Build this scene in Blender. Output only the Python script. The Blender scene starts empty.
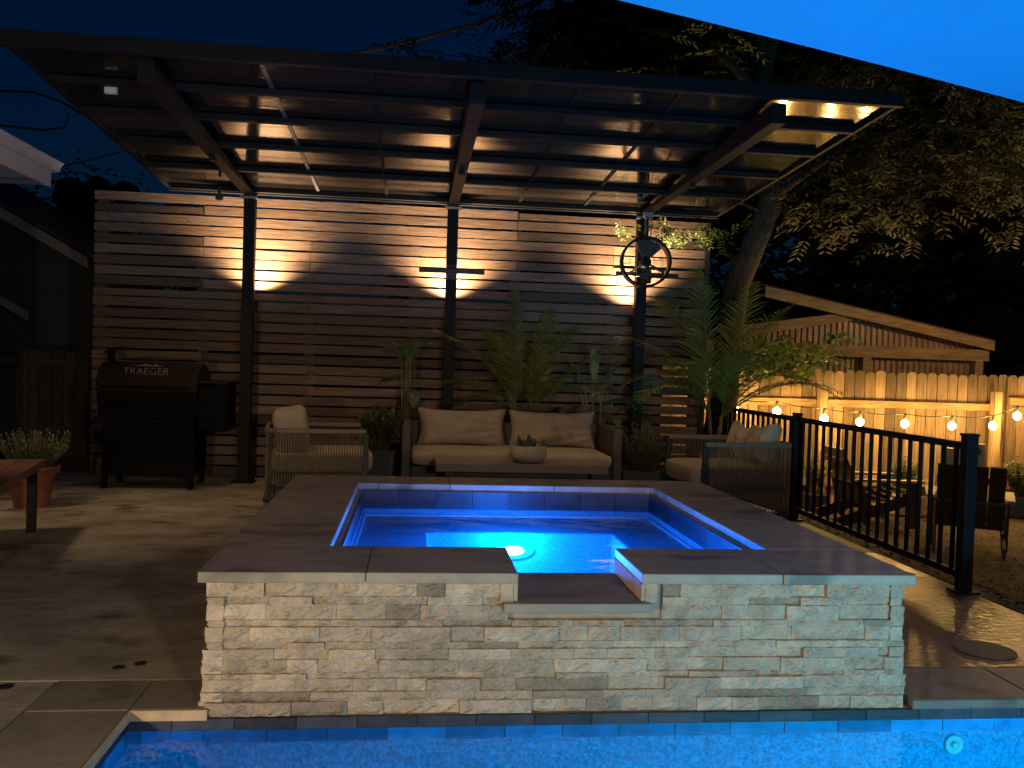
import bpy, bmesh, math, random
from mathutils import Vector, Matrix
R = math.radians
rnd = random.Random(7)
S = bpy.context.scene
COL = S.collection

# ------------------------------------------------------------------ camera
def set_camera():
    f, yaw, pit, rol = 869.2, 0.1123, 0.0253, 0.0323
    F = Vector((math.sin(yaw)*math.cos(pit), math.cos(yaw)*math.cos(pit), -math.sin(pit)))
    r0 = Vector((math.cos(yaw), -math.sin(yaw), 0)); u0 = r0.cross(F)
    c, s = math.cos(rol), math.sin(rol)
    r = c*r0 + s*u0; u = -s*r0 + c*u0
    cam = bpy.data.cameras.new("camera"); co = bpy.data.objects.new("camera", cam); COL.objects.link(co)
    cam.sensor_width = 36; cam.sensor_fit = 'HORIZONTAL'; cam.lens = f/1024*36
    cam.clip_start = .05; cam.clip_end = 2000
    m = Matrix(((r.x, u.x, -F.x, .686), (r.y, u.y, -F.y, -2.915), (r.z, u.z, -F.z, 1.173), (0, 0, 0, 1)))
    co.matrix_world = m
    S.camera = co
set_camera()

# ------------------------------------------------------------------ sky, moon, exposure
W = bpy.data.worlds.new("World"); S.world = W; W.use_nodes = True
nt = W.node_tree; nt.nodes.clear()
sky = nt.nodes.new('ShaderNodeTexSky'); sky.sky_type = 'NISHITA'; sky.sun_disc = False
sky.sun_elevation = R(1.5); sky.sun_rotation = R(200); sky.ozone_density = 6.0; sky.air_density = 1.0
bg = nt.nodes.new('ShaderNodeBackground'); bg.inputs[1].default_value = 0.027
ow = nt.nodes.new('ShaderNodeOutputWorld')
nt.links.new(sky.outputs[0], bg.inputs[0]); nt.links.new(bg.outputs[0], ow.inputs[0])
ml = bpy.data.lights.new("moon", 'SUN'); ml.energy = 0.006; ml.angle = R(.5); ml.color = (.75, .85, 1)
mo = bpy.data.objects.new("moon", ml); COL.objects.link(mo); mo.rotation_euler = (R(40), 0, R(20))
S.view_settings.view_transform = 'Standard'; S.view_settings.look = 'None'
S.view_settings.exposure = 0; S.view_settings.gamma = 1
try: S.view_settings.use_curve_mapping = False
except Exception: pass
S.cycles.use_denoising = True
S.cycles.max_bounces = 10; S.cycles.transparent_max_bounces = 16
S.cycles.sample_clamp_indirect = 4

# power of every lamp, real or added (W)
P_ADDED_LANTERN, P_ASSUMED_EAVE, P_SCONCE, P_BULB, P_SPA, P_POOL, P_FILL_BOLLARD, P_ASSUMED_GARDEN, P_FILL = 165, 72, 360, 26, 56, 54, 120, 130, 26

# ------------------------------------------------------------------ materials
def mat(name, col, rough=.55, metal=0., var=.25, sc=6., st=(1, 1, 1), bump=0., bsc=40., bst=None, tone=False, col2=None,
        spec=.5, coat=0., emis=None, estr=0., wear=None, trans=0.):
    m = bpy.data.materials.new(name); m.use_nodes = True
    n = m.node_tree.nodes; l = m.node_tree.links
    b = n['Principled BSDF']
    b.inputs['Roughness'].default_value = rough; b.inputs['Metallic'].default_value = metal
    b.inputs['Specular IOR Level'].default_value = spec; b.inputs['Coat Weight'].default_value = coat
    if emis:
        b.inputs['Emission Color'].default_value = (*emis, 1); b.inputs['Emission Strength'].default_value = estr
    tc = n.new('ShaderNodeTexCoord')
    mp = n.new('ShaderNodeMapping'); mp.inputs['Scale'].default_value = st; l.new(tc.outputs['Object'], mp.inputs[0])
    nz = n.new('ShaderNodeTexNoise'); nz.inputs['Scale'].default_value = sc; nz.inputs['Detail'].default_value = 6
    nz.inputs['Roughness'].default_value = .62
    l.new(mp.outputs[0], nz.inputs['Vector'])
    rp = n.new('ShaderNodeValToRGB'); rp.color_ramp.elements[0].position = .3; rp.color_ramp.elements[1].position = .72
    c1 = [max(0, c*(1-var)) for c in col]; c2 = col2 or [min(1, c*(1+var)) for c in col]
    rp.color_ramp.elements[0].color = (*c1, 1); rp.color_ramp.elements[1].color = (*c2, 1)
    l.new(nz.outputs[0], rp.inputs[0])
    out = rp.outputs[0]
    if tone:
        at = n.new('ShaderNodeAttribute'); at.attribute_name = 'tone'
        mx = n.new('ShaderNodeMix'); mx.data_type = 'RGBA'; mx.blend_type = 'MULTIPLY'; mx.inputs[0].default_value = 1
        l.new(out, mx.inputs[6]); l.new(at.outputs['Fac'], mx.inputs[7]); out = mx.outputs[2]
    if wear:   # (colour, scale, threshold, stretch): stains and knots
        mp2 = n.new('ShaderNodeMapping'); mp2.inputs['Scale'].default_value = wear[3]; l.new(tc.outputs['Object'], mp2.inputs[0])
        n2 = n.new('ShaderNodeTexNoise'); n2.inputs['Scale'].default_value = wear[1]; n2.inputs['Detail'].default_value = 5
        l.new(mp2.outputs[0], n2.inputs['Vector'])
        r2 = n.new('ShaderNodeMapRange'); r2.inputs[1].default_value = wear[2]; r2.inputs[2].default_value = wear[2]+.1
        l.new(n2.outputs[0], r2.inputs[0])
        mx2 = n.new('ShaderNodeMix'); mx2.data_type = 'RGBA'; l.new(r2.outputs[0], mx2.inputs[0])
        l.new(out, mx2.inputs[6]); mx2.inputs[7].default_value = (*wear[0], 1); out = mx2.outputs[2]
    l.new(out, b.inputs['Base Color'])
    if trans: b.inputs['Transmission Weight'].default_value = trans
    if bump:
        mp3 = n.new('ShaderNodeMapping'); mp3.inputs['Scale'].default_value = bst or st; l.new(tc.outputs['Object'], mp3.inputs[0])
        n3 = n.new('ShaderNodeTexNoise'); n3.inputs['Scale'].default_value = bsc; n3.inputs['Detail'].default_value = 5
        l.new(mp3.outputs[0], n3.inputs['Vector'])
        bp = n.new('ShaderNodeBump'); bp.inputs['Strength'].default_value = 1; bp.inputs['Distance'].default_value = bump
        l.new(n3.outputs[0], bp.inputs['Height']); l.new(bp.outputs[0], b.inputs['Normal'])
    return m

def water_mat(name, tint, ripple, sc):
    m = bpy.data.materials.new(name); m.use_nodes = True
    n = m.node_tree.nodes; l = m.node_tree.links; n.remove(n['Principled BSDF'])
    o = n['Material Output']
    t = n.new('ShaderNodeBsdfTransparent'); t.inputs[0].default_value = (*tint, 1)
    g = n.new('ShaderNodeBsdfGlossy'); g.inputs['Roughness'].default_value = .03
    fr = n.new('ShaderNodeFresnel'); fr.inputs[0].default_value = 1.33
    mx = n.new('ShaderNodeMixShader')
    tc = n.new('ShaderNodeTexCoord'); nz = n.new('ShaderNodeTexNoise'); nz.inputs['Scale'].default_value = sc; nz.inputs['Detail'].default_value = 3
    l.new(tc.outputs['Object'], nz.inputs['Vector'])
    bp = n.new('ShaderNodeBump'); bp.inputs['Distance'].default_value = ripple; l.new(nz.outputs[0], bp.inputs['Height'])
    l.new(bp.outputs[0], g.inputs['Normal']); l.new(bp.outputs[0], fr.inputs['Normal'])
    l.new(fr.outputs[0], mx.inputs[0]); l.new(t.outputs[0], mx.inputs[1]); l.new(g.outputs[0], mx.inputs[2])
    l.new(mx.outputs[0], o.inputs[0])
    return m

def leaf_mat(name, c, var=.35, rough=.45, transl=.25):
    m = mat(name, c, rough=rough, var=var, sc=3, tone=True)
    n = m.node_tree.nodes; l = m.node_tree.links
    b = n['Principled BSDF']; o = n['Material Output']
    tr = n.new('ShaderNodeBsdfTranslucent'); mx = n.new('ShaderNodeMixShader'); mx.inputs[0].default_value = transl
    src = b.inputs['Base Color'].links[0].from_socket
    l.new(src, tr.inputs[0]); l.new(b.outputs[0], mx.inputs[1]); l.new(tr.outputs[0], mx.inputs[2]); l.new(mx.outputs[0], o.inputs[0])
    return m

MT = {}
MT['slat'] = mat('cedar_slat', (.175, .105, .070), .6, var=.6, sc=6, st=(.6, 6, 14), bump=.004, bsc=9, bst=(1, 8, 22), tone=True,
                 wear=((.045, .022, .012), 11, .66, (.9, 1, 1.5)))
MT['steel'] = mat('black_steel', (.009, .009, .011), .6, var=.2, sc=9, bump=.0006, bsc=180, spec=.2)
MT['galv'] = mat('galvanised_bracket', (.35, .36, .38), .4, metal=.8, var=.2, sc=20)
MT['panel'] = mat('roof_panel', (.014, .012, .011), .11, var=.5, sc=2.5, st=(.6, 3, 1), bump=.0045, bsc=2.2, bst=(.5, 2.5, 1), spec=.8, coat=.35)
MT['stone'] = mat('split_travertine', (.57, .44, .30), .85, var=.25, sc=14, bump=.014, bsc=75, tone=True, wear=((.10, .07, .045), 24, .74, (1, 1, 1.4)))
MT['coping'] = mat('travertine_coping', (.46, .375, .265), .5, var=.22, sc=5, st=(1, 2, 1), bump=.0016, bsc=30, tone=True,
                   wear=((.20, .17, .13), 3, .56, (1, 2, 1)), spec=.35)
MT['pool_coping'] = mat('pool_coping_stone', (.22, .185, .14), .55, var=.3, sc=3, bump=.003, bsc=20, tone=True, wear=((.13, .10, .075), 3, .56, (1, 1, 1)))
MT['tile_lit'] = mat('lit_blue_tile', (.04, .24, .50), .3, var=.3, sc=12, tone=True)  # submerged row: underwater light put into a lighter blue tile colour
MT['edge_stone'] = mat('lit_travertine_edge', (.58, .40, .22), .8, var=.35, sc=9, bump=.004, bsc=40)  # travertine strip, its lighter orange also carries the warm light on the edge
MT['tile'] = mat('slate_tile', (.04, .045, .06), .45, var=.5, sc=9, bump=.002, bsc=30, tone=True)
MT['plaster'] = mat('pebble_plaster', (.03, .33, .62), .6, var=.55, sc=95, bump=.004, bsc=90)
MT['spa_plaster'] = mat('spa_plaster', (.24, .46, .54), .6, var=.3, sc=70, bump=.004, bsc=90)
MT['trimtile'] = mat('pale_trim_tile', (.7, .75, .78), .4, var=.1, sc=20)
MT['deck'] = mat('stamped_concrete', (.33, .28, .21), .6, var=.5, sc=2.4, st=(1, 1.25, 1), bump=.005, bsc=11, wear=((.13, .105, .08), 2.6, .57, (1, 1.35, 1)), spec=.4)
MT['deck_brown'] = mat('brown_stamped_concrete', (.24, .145, .085), .30, var=.3, sc=3, bump=.007, bsc=22, bst=(1, 1.6, 1), wear=((.09, .05, .03), 4, .58, (1, 1, 1)), spec=.5)
MT['soil'] = mat('bare_soil', (.035, .028, .02), .95, var=.4, sc=5, bump=.02, bsc=14)
MT['mulch'] = mat('bark_mulch', (.075, .047, .028), .9, var=.6, sc=26, bump=.02, bsc=40, tone=True)
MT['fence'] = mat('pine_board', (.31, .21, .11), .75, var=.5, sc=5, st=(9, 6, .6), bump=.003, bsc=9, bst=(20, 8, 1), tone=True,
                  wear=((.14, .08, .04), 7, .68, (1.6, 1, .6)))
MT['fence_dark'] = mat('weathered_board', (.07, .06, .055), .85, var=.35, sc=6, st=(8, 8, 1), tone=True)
MT['shed_metal'] = mat('corrugated_sheet', (.30, .20, .13), .5, var=.3, sc=4, metal=.25)
MT['shed_beam'] = mat('rough_beam', (.36, .23, .11), .8, var=.4, sc=5, st=(.8, 3, 6), bump=.006, bsc=14)
MT['shingle'] = mat('roof_shingle', (.06, .045, .038), .9, var=.4, sc=25, bump=.01, bsc=30)
MT['fascia'] = mat('painted_fascia', (.72, .62, .55), .5, var=.06, sc=4)
MT['soffit'] = mat('painted_soffit', (.45, .45, .48), .7, var=.06, sc=4)
MT['siding'] = mat('dark_siding', (.05, .06, .08), .8, var=.2, sc=4)
MT['rake'] = mat('grey_rake_board', (.28, .28, .30), .7, var=.15, sc=4)
MT['rope'] = mat('taupe_rope', (.17, .125, .085), .8, var=.25, sc=30, bump=.002, bsc=300)
MT['frame'] = mat('taupe_frame', (.20, .155, .115), .45, var=.12, sc=12)
MT['sofa_frame'] = mat('dark_taupe_frame', (.10, .08, .068), .7, var=.15, sc=12)
MT['dark_frame'] = mat('charcoal_frame', (.03, .028, .03), .5, var=.2, sc=12)
MT['fabric'] = mat('sand_fabric', (.47, .37, .265), .9, var=.10, sc=7, bump=.0015, bsc=320)
MT['fabric2'] = mat('taupe_fabric', (.36, .275, .20), .9, var=.10, sc=7, bump=.0015, bsc=320)
MT['table_top'] = mat('grey_stone_top', (.28, .21, .16), .45, var=.2, sc=6, st=(1, 5, 1), bump=.001, bsc=30)
MT['bowl'] = mat('stone_bowl', (.42, .33, .24), .7, var=.18, sc=14, bump=.002, bsc=60)
MT['terracotta'] = mat('terracotta', (.24, .085, .042), .75, var=.25, sc=9, bump=.001, bsc=60)
MT['planter'] = mat('dark_planter', (.03, .032, .042), .6, var=.2, sc=8)
MT['bench'] = mat('stained_plank', (.15, .06, .032), .55, var=.35, sc=5, st=(8, 1, 6), bump=.002, bsc=14, bst=(14, 1, 8))
MT['adiron'] = mat('dark_stained_wood', (.055, .035, .024), .6, var=.3, sc=7, st=(1, 1, 5))
MT['adiron_arm'] = mat('lit_arm_wood', (.36, .25, .15), .6, var=.2, sc=8)  # light from above put into a paler wood colour for the arms
MT['grill'] = mat('hammered_bronze_paint', (.018, .012, .010), .65, var=.2, sc=14, bump=.0008, bsc=120, spec=.15)
MT['grill_black'] = mat('black_enamel', (.005, .005, .006), .7, var=.2, sc=14, spec=.1)
MT['badge'] = mat('brushed_badge', (.17, .115, .09), .5, metal=.0, var=.1, sc=20)
MT['bark'] = mat('tree_bark', (.10, .068, .042), .9, var=.45, sc=7, st=(5, 5, 1), bump=.03, bsc=8, bst=(7, 7, 1.2))
MT['leaf'] = leaf_mat('pecan_leaf', (.034, .046, .016))
MT['leaf_dark'] = leaf_mat('dark_leaf', (.03, .042, .022))
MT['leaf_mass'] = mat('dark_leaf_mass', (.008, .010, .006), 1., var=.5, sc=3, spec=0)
MT['leaf_bright'] = leaf_mat('vine_and_lit_leaf', (.11, .16, .03))
MT['palm'] = leaf_mat('palm_leaf', (.115, .165, .04), var=.3, rough=.4)
MT['palm_stem'] = mat('palm_stem', (.13, .12, .045), .5, var=.3, sc=6)
MT['paddle'] = leaf_mat('paddle_leaf', (.11, .165, .065), var=.25, rough=.35)
MT['shrub'] = leaf_mat('shrub_leaf', (.085, .12, .045), var=.35)
MT['sage'] = leaf_mat('sage_leaf', (.14, .16, .09), var=.3, rough=.7)
MT['succulent'] = leaf_mat('succulent_leaf', (.13, .18, .13), var=.3, rough=.55)
MT['cord'] = mat('black_cord', (.01, .01, .01), .6)
MT['cable'] = mat('service_cable', (.40, .33, .25), .6, var=.3, sc=20)
MT['bulb'] = mat('glowing_bulb', (1, .7, .35), .3, var=0, emis=(1, .60, .18), estr=60)
MT['lens'] = mat('lamp_lens', (1, .85, .6), .3, var=0, emis=(1, .62, .25), estr=14)
MT['added_lamp_lens'] = mat('added_lamp_glass', (1, .9, .75), .3, var=0, emis=(1, .78, .5), estr=8)  # glowing glass shared by the added and assumed lamps
MT['spa_lens'] = mat('spa_lamp_lens', (.6, .9, 1), .2, var=0, emis=(.25, .7, 1), estr=9)
MT['white_plastic'] = mat('white_plastic', (.7, .7, .7), .4, var=.05)
MT['canopy'] = mat('blue_canvas', (.004, .34, .70), .85, var=.06, sc=4, bump=.0008, bsc=400)
MT['lid'] = mat('lid_plastic', (.19, .12, .07), .7, var=.12, sc=12)
MT['steelgrey'] = mat('weathered_steel', (.16, .15, .14), .6, metal=.3, var=.25, sc=8)
MT['window'] = mat('unlit_window', (.02, .02, .025), .1, var=.1)
M_SPAW = water_mat('spa_water_surface', (.7, .92, 1), .010, 5)
M_POOLW = water_mat('pool_water_surface', (.6, .88, 1), .012, 9)

# ------------------------------------------------------------------ mesh builder
class MB:
    def __init__(s, T=None):
        s.v = []; s.f = []; s.t = []; s.T = T; s.tone = 1.0
    def add(s, vs, fs, tone=None):
        o = len(s.v); t = s.tone if tone is None else tone
        for p in vs:
            p = Vector(p); s.v.append(s.T @ p if s.T else p); s.t.append(t)
        s.f += [tuple(i+o for i in f) for f in fs]
    def box(s, x0, x1, y0, y1, z0, z1, tone=None):
        s.add([(x0, y0, z0), (x1, y0, z0), (x1, y1, z0), (x0, y1, z0), (x0, y0, z1), (x1, y0, z1), (x1, y1, z1), (x0, y1, z1)],
              [(0, 3, 2, 1), (4, 5, 6, 7), (0, 1, 5, 4), (1, 2, 6, 5), (2, 3, 7, 6), (3, 0, 4, 7)], tone)
    def bar(s, a, b, w, h, up=(0, 0, 1), tone=None):
        a, b = Vector(a), Vector(b); d = (b-a).normalized(); up = Vector(up)
        if abs(d.dot(up)) > .98: up = Vector((0, 1, 0))
        x = d.cross(up).normalized()*w/2; z = x.cross(d).normalized()*h/2
        vs = [a-x-z, a+x-z, a+x+z, a-x+z, b-x-z, b+x-z, b+x+z, b-x+z]
        s.add(vs, [(0, 1, 2, 3), (7, 6, 5, 4), (0, 4, 5, 1), (1, 5, 6, 2), (2, 6, 7, 3), (3, 7, 4, 0)], tone)
    def tube(s, pts, r, n=8, cap=True, tone=None):
        pts = [Vector(p) for p in pts]; k = len(pts)
        rs = r if isinstance(r, (list, tuple)) else [r]*k
        vs = []; fs = []; prev = None
        for i, p in enumerate(pts):
            d = (pts[min(i+1, k-1)]-pts[max(i-1, 0)]).normalized()
            if prev is None:
                a = Vector((0, 0, 1)) if abs(d.z) < .9 else Vector((1, 0, 0)); x = d.cross(a).normalized()
            else: x = (prev-d*prev.dot(d)).normalized()
            prev = x; y = d.cross(x)
            for j in range(n):
                g = 2*math.pi*j/n; vs.append(p+(x*math.cos(g)+y*math.sin(g))*rs[i])
        for i in range(k-1):
            for j in range(n): fs.append((i*n+j, i*n+(j+1) % n, (i+1)*n+(j+1) % n, (i+1)*n+j))
        if cap: fs.append(tuple(range(n-1, -1, -1))); fs.append(tuple(range((k-1)*n, k*n)))
        s.add(vs, fs, tone)
    def lathe(s, c, prof, n=24, tone=None, axis=None, cap=True):
        c = Vector(c); vs = []; fs = []; k = len(prof)
        Q = Matrix.Identity(3) if axis is None else Vector((0, 0, 1)).rotation_difference(Vector(axis)).to_matrix()
        for r, z in prof:
            for j in range(n):
                g = 2*math.pi*j/n; vs.append(c+Q@Vector((r*math.cos(g), r*math.sin(g), z)))
        for i in range(k-1):
            for j in range(n): fs.append((i*n+j, i*n+(j+1) % n, (i+1)*n+(j+1) % n, (i+1)*n+j))
        if cap and prof[0][0] > 1e-4: fs.append(tuple(range(n-1, -1, -1)))
        if cap and prof[-1][0] > 1e-4: fs.append(tuple(range((k-1)*n, k*n)))
        s.add(vs, fs, tone)
    def prism(s, pts, d, tone=None):
        n = len(pts); d = Vector(d); a = [Vector(p) for p in pts]; b = [p+d for p in a]
        s.add(a+b, [tuple(range(n-1, -1, -1)), tuple(range(n, 2*n))]+[(i, (i+1) % n, n+(i+1) % n, n+i) for i in range(n)], tone)
    def leaf(s, p, d, up, L, w, fold=.0, tone=None):
        p = Vector(p); d = Vector(d).normalized(); sd = d.cross(Vector(up))
        if sd.length < 1e-4: sd = d.cross(Vector((1, .3, 0)))
        sd.normalize(); nn = sd.cross(d)
        m = p+d*L*.45
        s.add([p, m+sd*w/2+nn*fold, p+d*L, m-sd*w/2+nn*fold], [(0, 1, 2, 3)] if not fold else [(0, 1, 2), (0, 2, 3)], tone)
    def strip(s, p, d, up, L, w, droop, segs=3, tone=None):   # a narrow leaflet that bends
        p = Vector(p); d = Vector(d).normalized(); up = Vector(up)
        sd = d.cross(up); sd = sd.normalized() if sd.length > 1e-4 else Vector((1, 0, 0))
        vs = []; 
        for i in range(segs+1):
            t = i/segs; q = p+d*L*t-Vector((0, 0, 1))*droop*t*t
            ww = w*(.35+.65*math.sin(math.pi*min(1, .15+t*.8)))*(1-t**4)+.0008
            vs += [q-sd*ww/2, q+sd*ww/2]
        s.add(vs, [(2*i, 2*i+1, 2*i+3, 2*i+2) for i in range(segs)], tone)
    def ellip(s, c, r, e=(1, 1), n=(24, 14), wob=0., seed=0, Q=None, tone=None):   # superellipsoid
        rr = random.Random(seed); c = Vector(c); vs = []; fs = []
        sg = lambda a, k: math.copysign(abs(a)**k, a)
        for i in range(n[1]+1):
            ph = -math.pi/2+math.pi*i/n[1]
            for j in range(n[0]):
                th = 2*math.pi*j/n[0]
                q = Vector((r[0]*sg(math.cos(ph), e[1])*sg(math.cos(th), e[0]), r[1]*sg(math.cos(ph), e[1])*sg(math.sin(th), e[0]), r[2]*sg(math.sin(ph), e[1])))
                q *= 1+rr.uniform(-wob, wob)
                vs.append(c+(Q@q if Q else q))
        for i in range(n[1]):
            for j in range(n[0]): fs.append((i*n[0]+j, i*n[0]+(j+1) % n[0], (i+1)*n[0]+(j+1) % n[0], (i+1)*n[0]+j))
        s.add(vs, fs, tone)
    def pillow(s, c, X, Y, N, w, h, t, seed=0, n=18, pinch=.07):   # X,Y in-plane, N thickness
        rr = random.Random(seed); c, X, Y, N = Vector(c), Vector(X).normalized(), Vector(Y).normalized(), Vector(N).normalized()
        ph = [rr.uniform(0, 6.28) for _ in range(6)]
        vs = []; fs = []
        for sd in (1, -1):
            for i in range(n+1):
                for j in range(n+1):
                    u = -1+2*i/n; v = -1+2*j/n
                    x = w/2*u*(1-pinch*(1-v*v)*abs(u)**3*.6); y = h/2*v*(1-pinch*(1-u*u)*abs(v)**3)
                    k = max(0, (1-u**6)*(1-v**6))**.5
                    edge = max(abs(u), abs(v))
                    wr = .012*math.sin(7*u+3*v*v+ph[0])*math.sin(2.2*v+ph[1])+.006*math.sin(13*u*v+9*v+ph[2])+.005*math.sin(17*u+5*v+ph[3])
                    z = sd*(t/2*k*(.75+.25*(1-u*u)*(1-v*v)) + wr*k)
                    vs.append(c+X*x+Y*y+N*z)
        m = (n+1)**2
        for i in range(n):
            for j in range(n):
                a = i*(n+1)+j; b = a+1; d = a+n+1; e = d+1
                fs.append((a, d, e, b)); fs.append((m+a, m+b, m+e, m+d))
        s.add(vs, fs)
    def build(s, name, m, parent=None, smooth=False, bevel=0., weld=False, segs=2):
        L = parent.matrix_world.translation.copy() if parent is not None and parent.type == 'EMPTY' else (
            parent.parent.matrix_world.translation.copy() if parent is not None else Vector((0, 0, 0)))
        me = bpy.data.meshes.new(name)
        me.from_pydata([tuple(p-L) for p in s.v], [], s.f)
        a = me.attributes.new('tone', 'FLOAT', 'POINT'); a.data.foreach_set('value', s.t)
        me.materials.append(MT[m] if isinstance(m, str) else m)
        if weld:
            bm = bmesh.new(); bm.from_mesh(me); bmesh.ops.remove_doubles(bm, verts=bm.verts, dist=1e-4); bmesh.ops.recalc_face_normals(bm, faces=bm.faces); bm.to_mesh(me); bm.free()
        if smooth: me.polygons.foreach_set('use_smooth', [True]*len(me.polygons))
        me.update()
        o = bpy.data.objects.new(name, me); COL.objects.link(o)
        if parent is not None: o.parent = parent
        if bevel:
            b = o.modifiers.new('edge', 'BEVEL'); b.width = bevel; b.segments = segs; b.limit_method = 'ANGLE'; b.angle_limit = R(50)
        return o

def thing(name, label, cat, loc, group=None):
    o = bpy.data.objects.new(name, None); COL.objects.link(o); o.location = loc; o.empty_display_size = .1
    o['label'] = label; o['category'] = cat
    if group: o['group'] = group
    bpy.context.view_layer.update()
    return o
def tag(o, label, cat, group=None):
    o['label'] = label; o['category'] = cat
    if group: o['group'] = group
    return o
def struct(o): o['kind'] = 'structure'; return o
def stuff(o): o['kind'] = 'stuff'; return o
def lamp(name, kind, loc, power, color, parent=None, size=.05, rot=None, spot=None, blend=.5):
    l = bpy.data.lights.new(name, kind); l.energy = power; l.color = color
    if kind == 'AREA': l.shape = 'DISK'; l.size = size
    else: l.shadow_soft_size = size
    if spot: l.spot_size = spot; l.spot_blend = blend
    o = bpy.data.objects.new(name, l); COL.objects.link(o)
    if parent is not None: o.parent = parent; loc = Vector(loc)-parent.matrix_world.translation
    o.location = loc
    if rot is not None: o.rotation_euler = Vector(rot).to_track_quat('-Z', 'Y').to_euler()
    return o
def xf(loc, rz): return Matrix.Translation(Vector(loc)) @ Matrix.Rotation(rz, 4, 'Z')
def smooth01(t): t = max(0, min(1, t)); return t*t*(3-2*t)
def gz(x, y): return -.5*smooth01((x-3.72)/1.5)*smooth01((y-.4)/1.2)

# ================================================================== THE GROUND, POOL AND DECK
def ground():
    xs = [-400, -120, -40, -15, -8, -6, -3, -.25, 1, 2.5, 3.72, 3.95]+[3.95+.25*i for i in range(1, 7)]+[6.5, 8, 12, 20, 40, 120, 400]
    ys = [-400, -120, -40, -15, -8, -3.45, -2, -1, .06, .4]+[.4+.2*i for i in range(1, 8)]+[3, 5, 8, 12, 20, 40, 120, 400]
    b = MB(); nx, ny = len(xs), len(ys)
    vs = [(x, y, -.13+gz(x, y)) for y in ys for x in xs]; fs = []
    for j in range(ny-1):
        for i in range(nx-1):
            cx = (xs[i]+xs[i+1])/2; cy = (ys[j]+ys[j+1])/2
            if -.25 < cx < 3.95 and -3.45 < cy < .06: continue
            fs.append((j*nx+i, j*nx+i+1, (j+1)*nx+i+1, (j+1)*nx+i))
    b.add(vs, fs); struct(b.build('ground', 'soil'))
ground()

def deck():
    b = MB(); g = .004
    def pl(x0, x1, y0, y1): b.box(x0+g, x1-g, y0+g, y1-g, -.12, 0)
    for y0, y1 in ((-7, -4), (-4, -1.6), (-1.6, .27), (.27, 2.47), (2.47, 5.72)):
        pl(-7, -3.6, y0, y1); pl(-3.6, .02 if .2 < y0 < 2 else (-.53 if y0 < 1 else 1.2), y0, y1)
    for x0, x1 in ((1.2, 2.5), (2.5, 3.74)): pl(x0, x1, 2.47, 5.72)
    struct(b.build('deck', 'deck', bevel=.005))
    b = MB()
    def pl2(x0, x1, y0, y1): b.box(x0+g, x1-g, y0+g, y1-g, -.12, -.002)
    pl2(2.48, 3.74, .335, 2.47); pl2(3.74, 7, -.4, .42); pl2(4.27, 7, -4, -.4)
    for x0, x1 in ((-.53, 4.27), ): pl2(x0, x1, -7, -3.78)
    struct(b.build('side_deck', 'deck_brown', bevel=.005))
deck()

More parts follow.
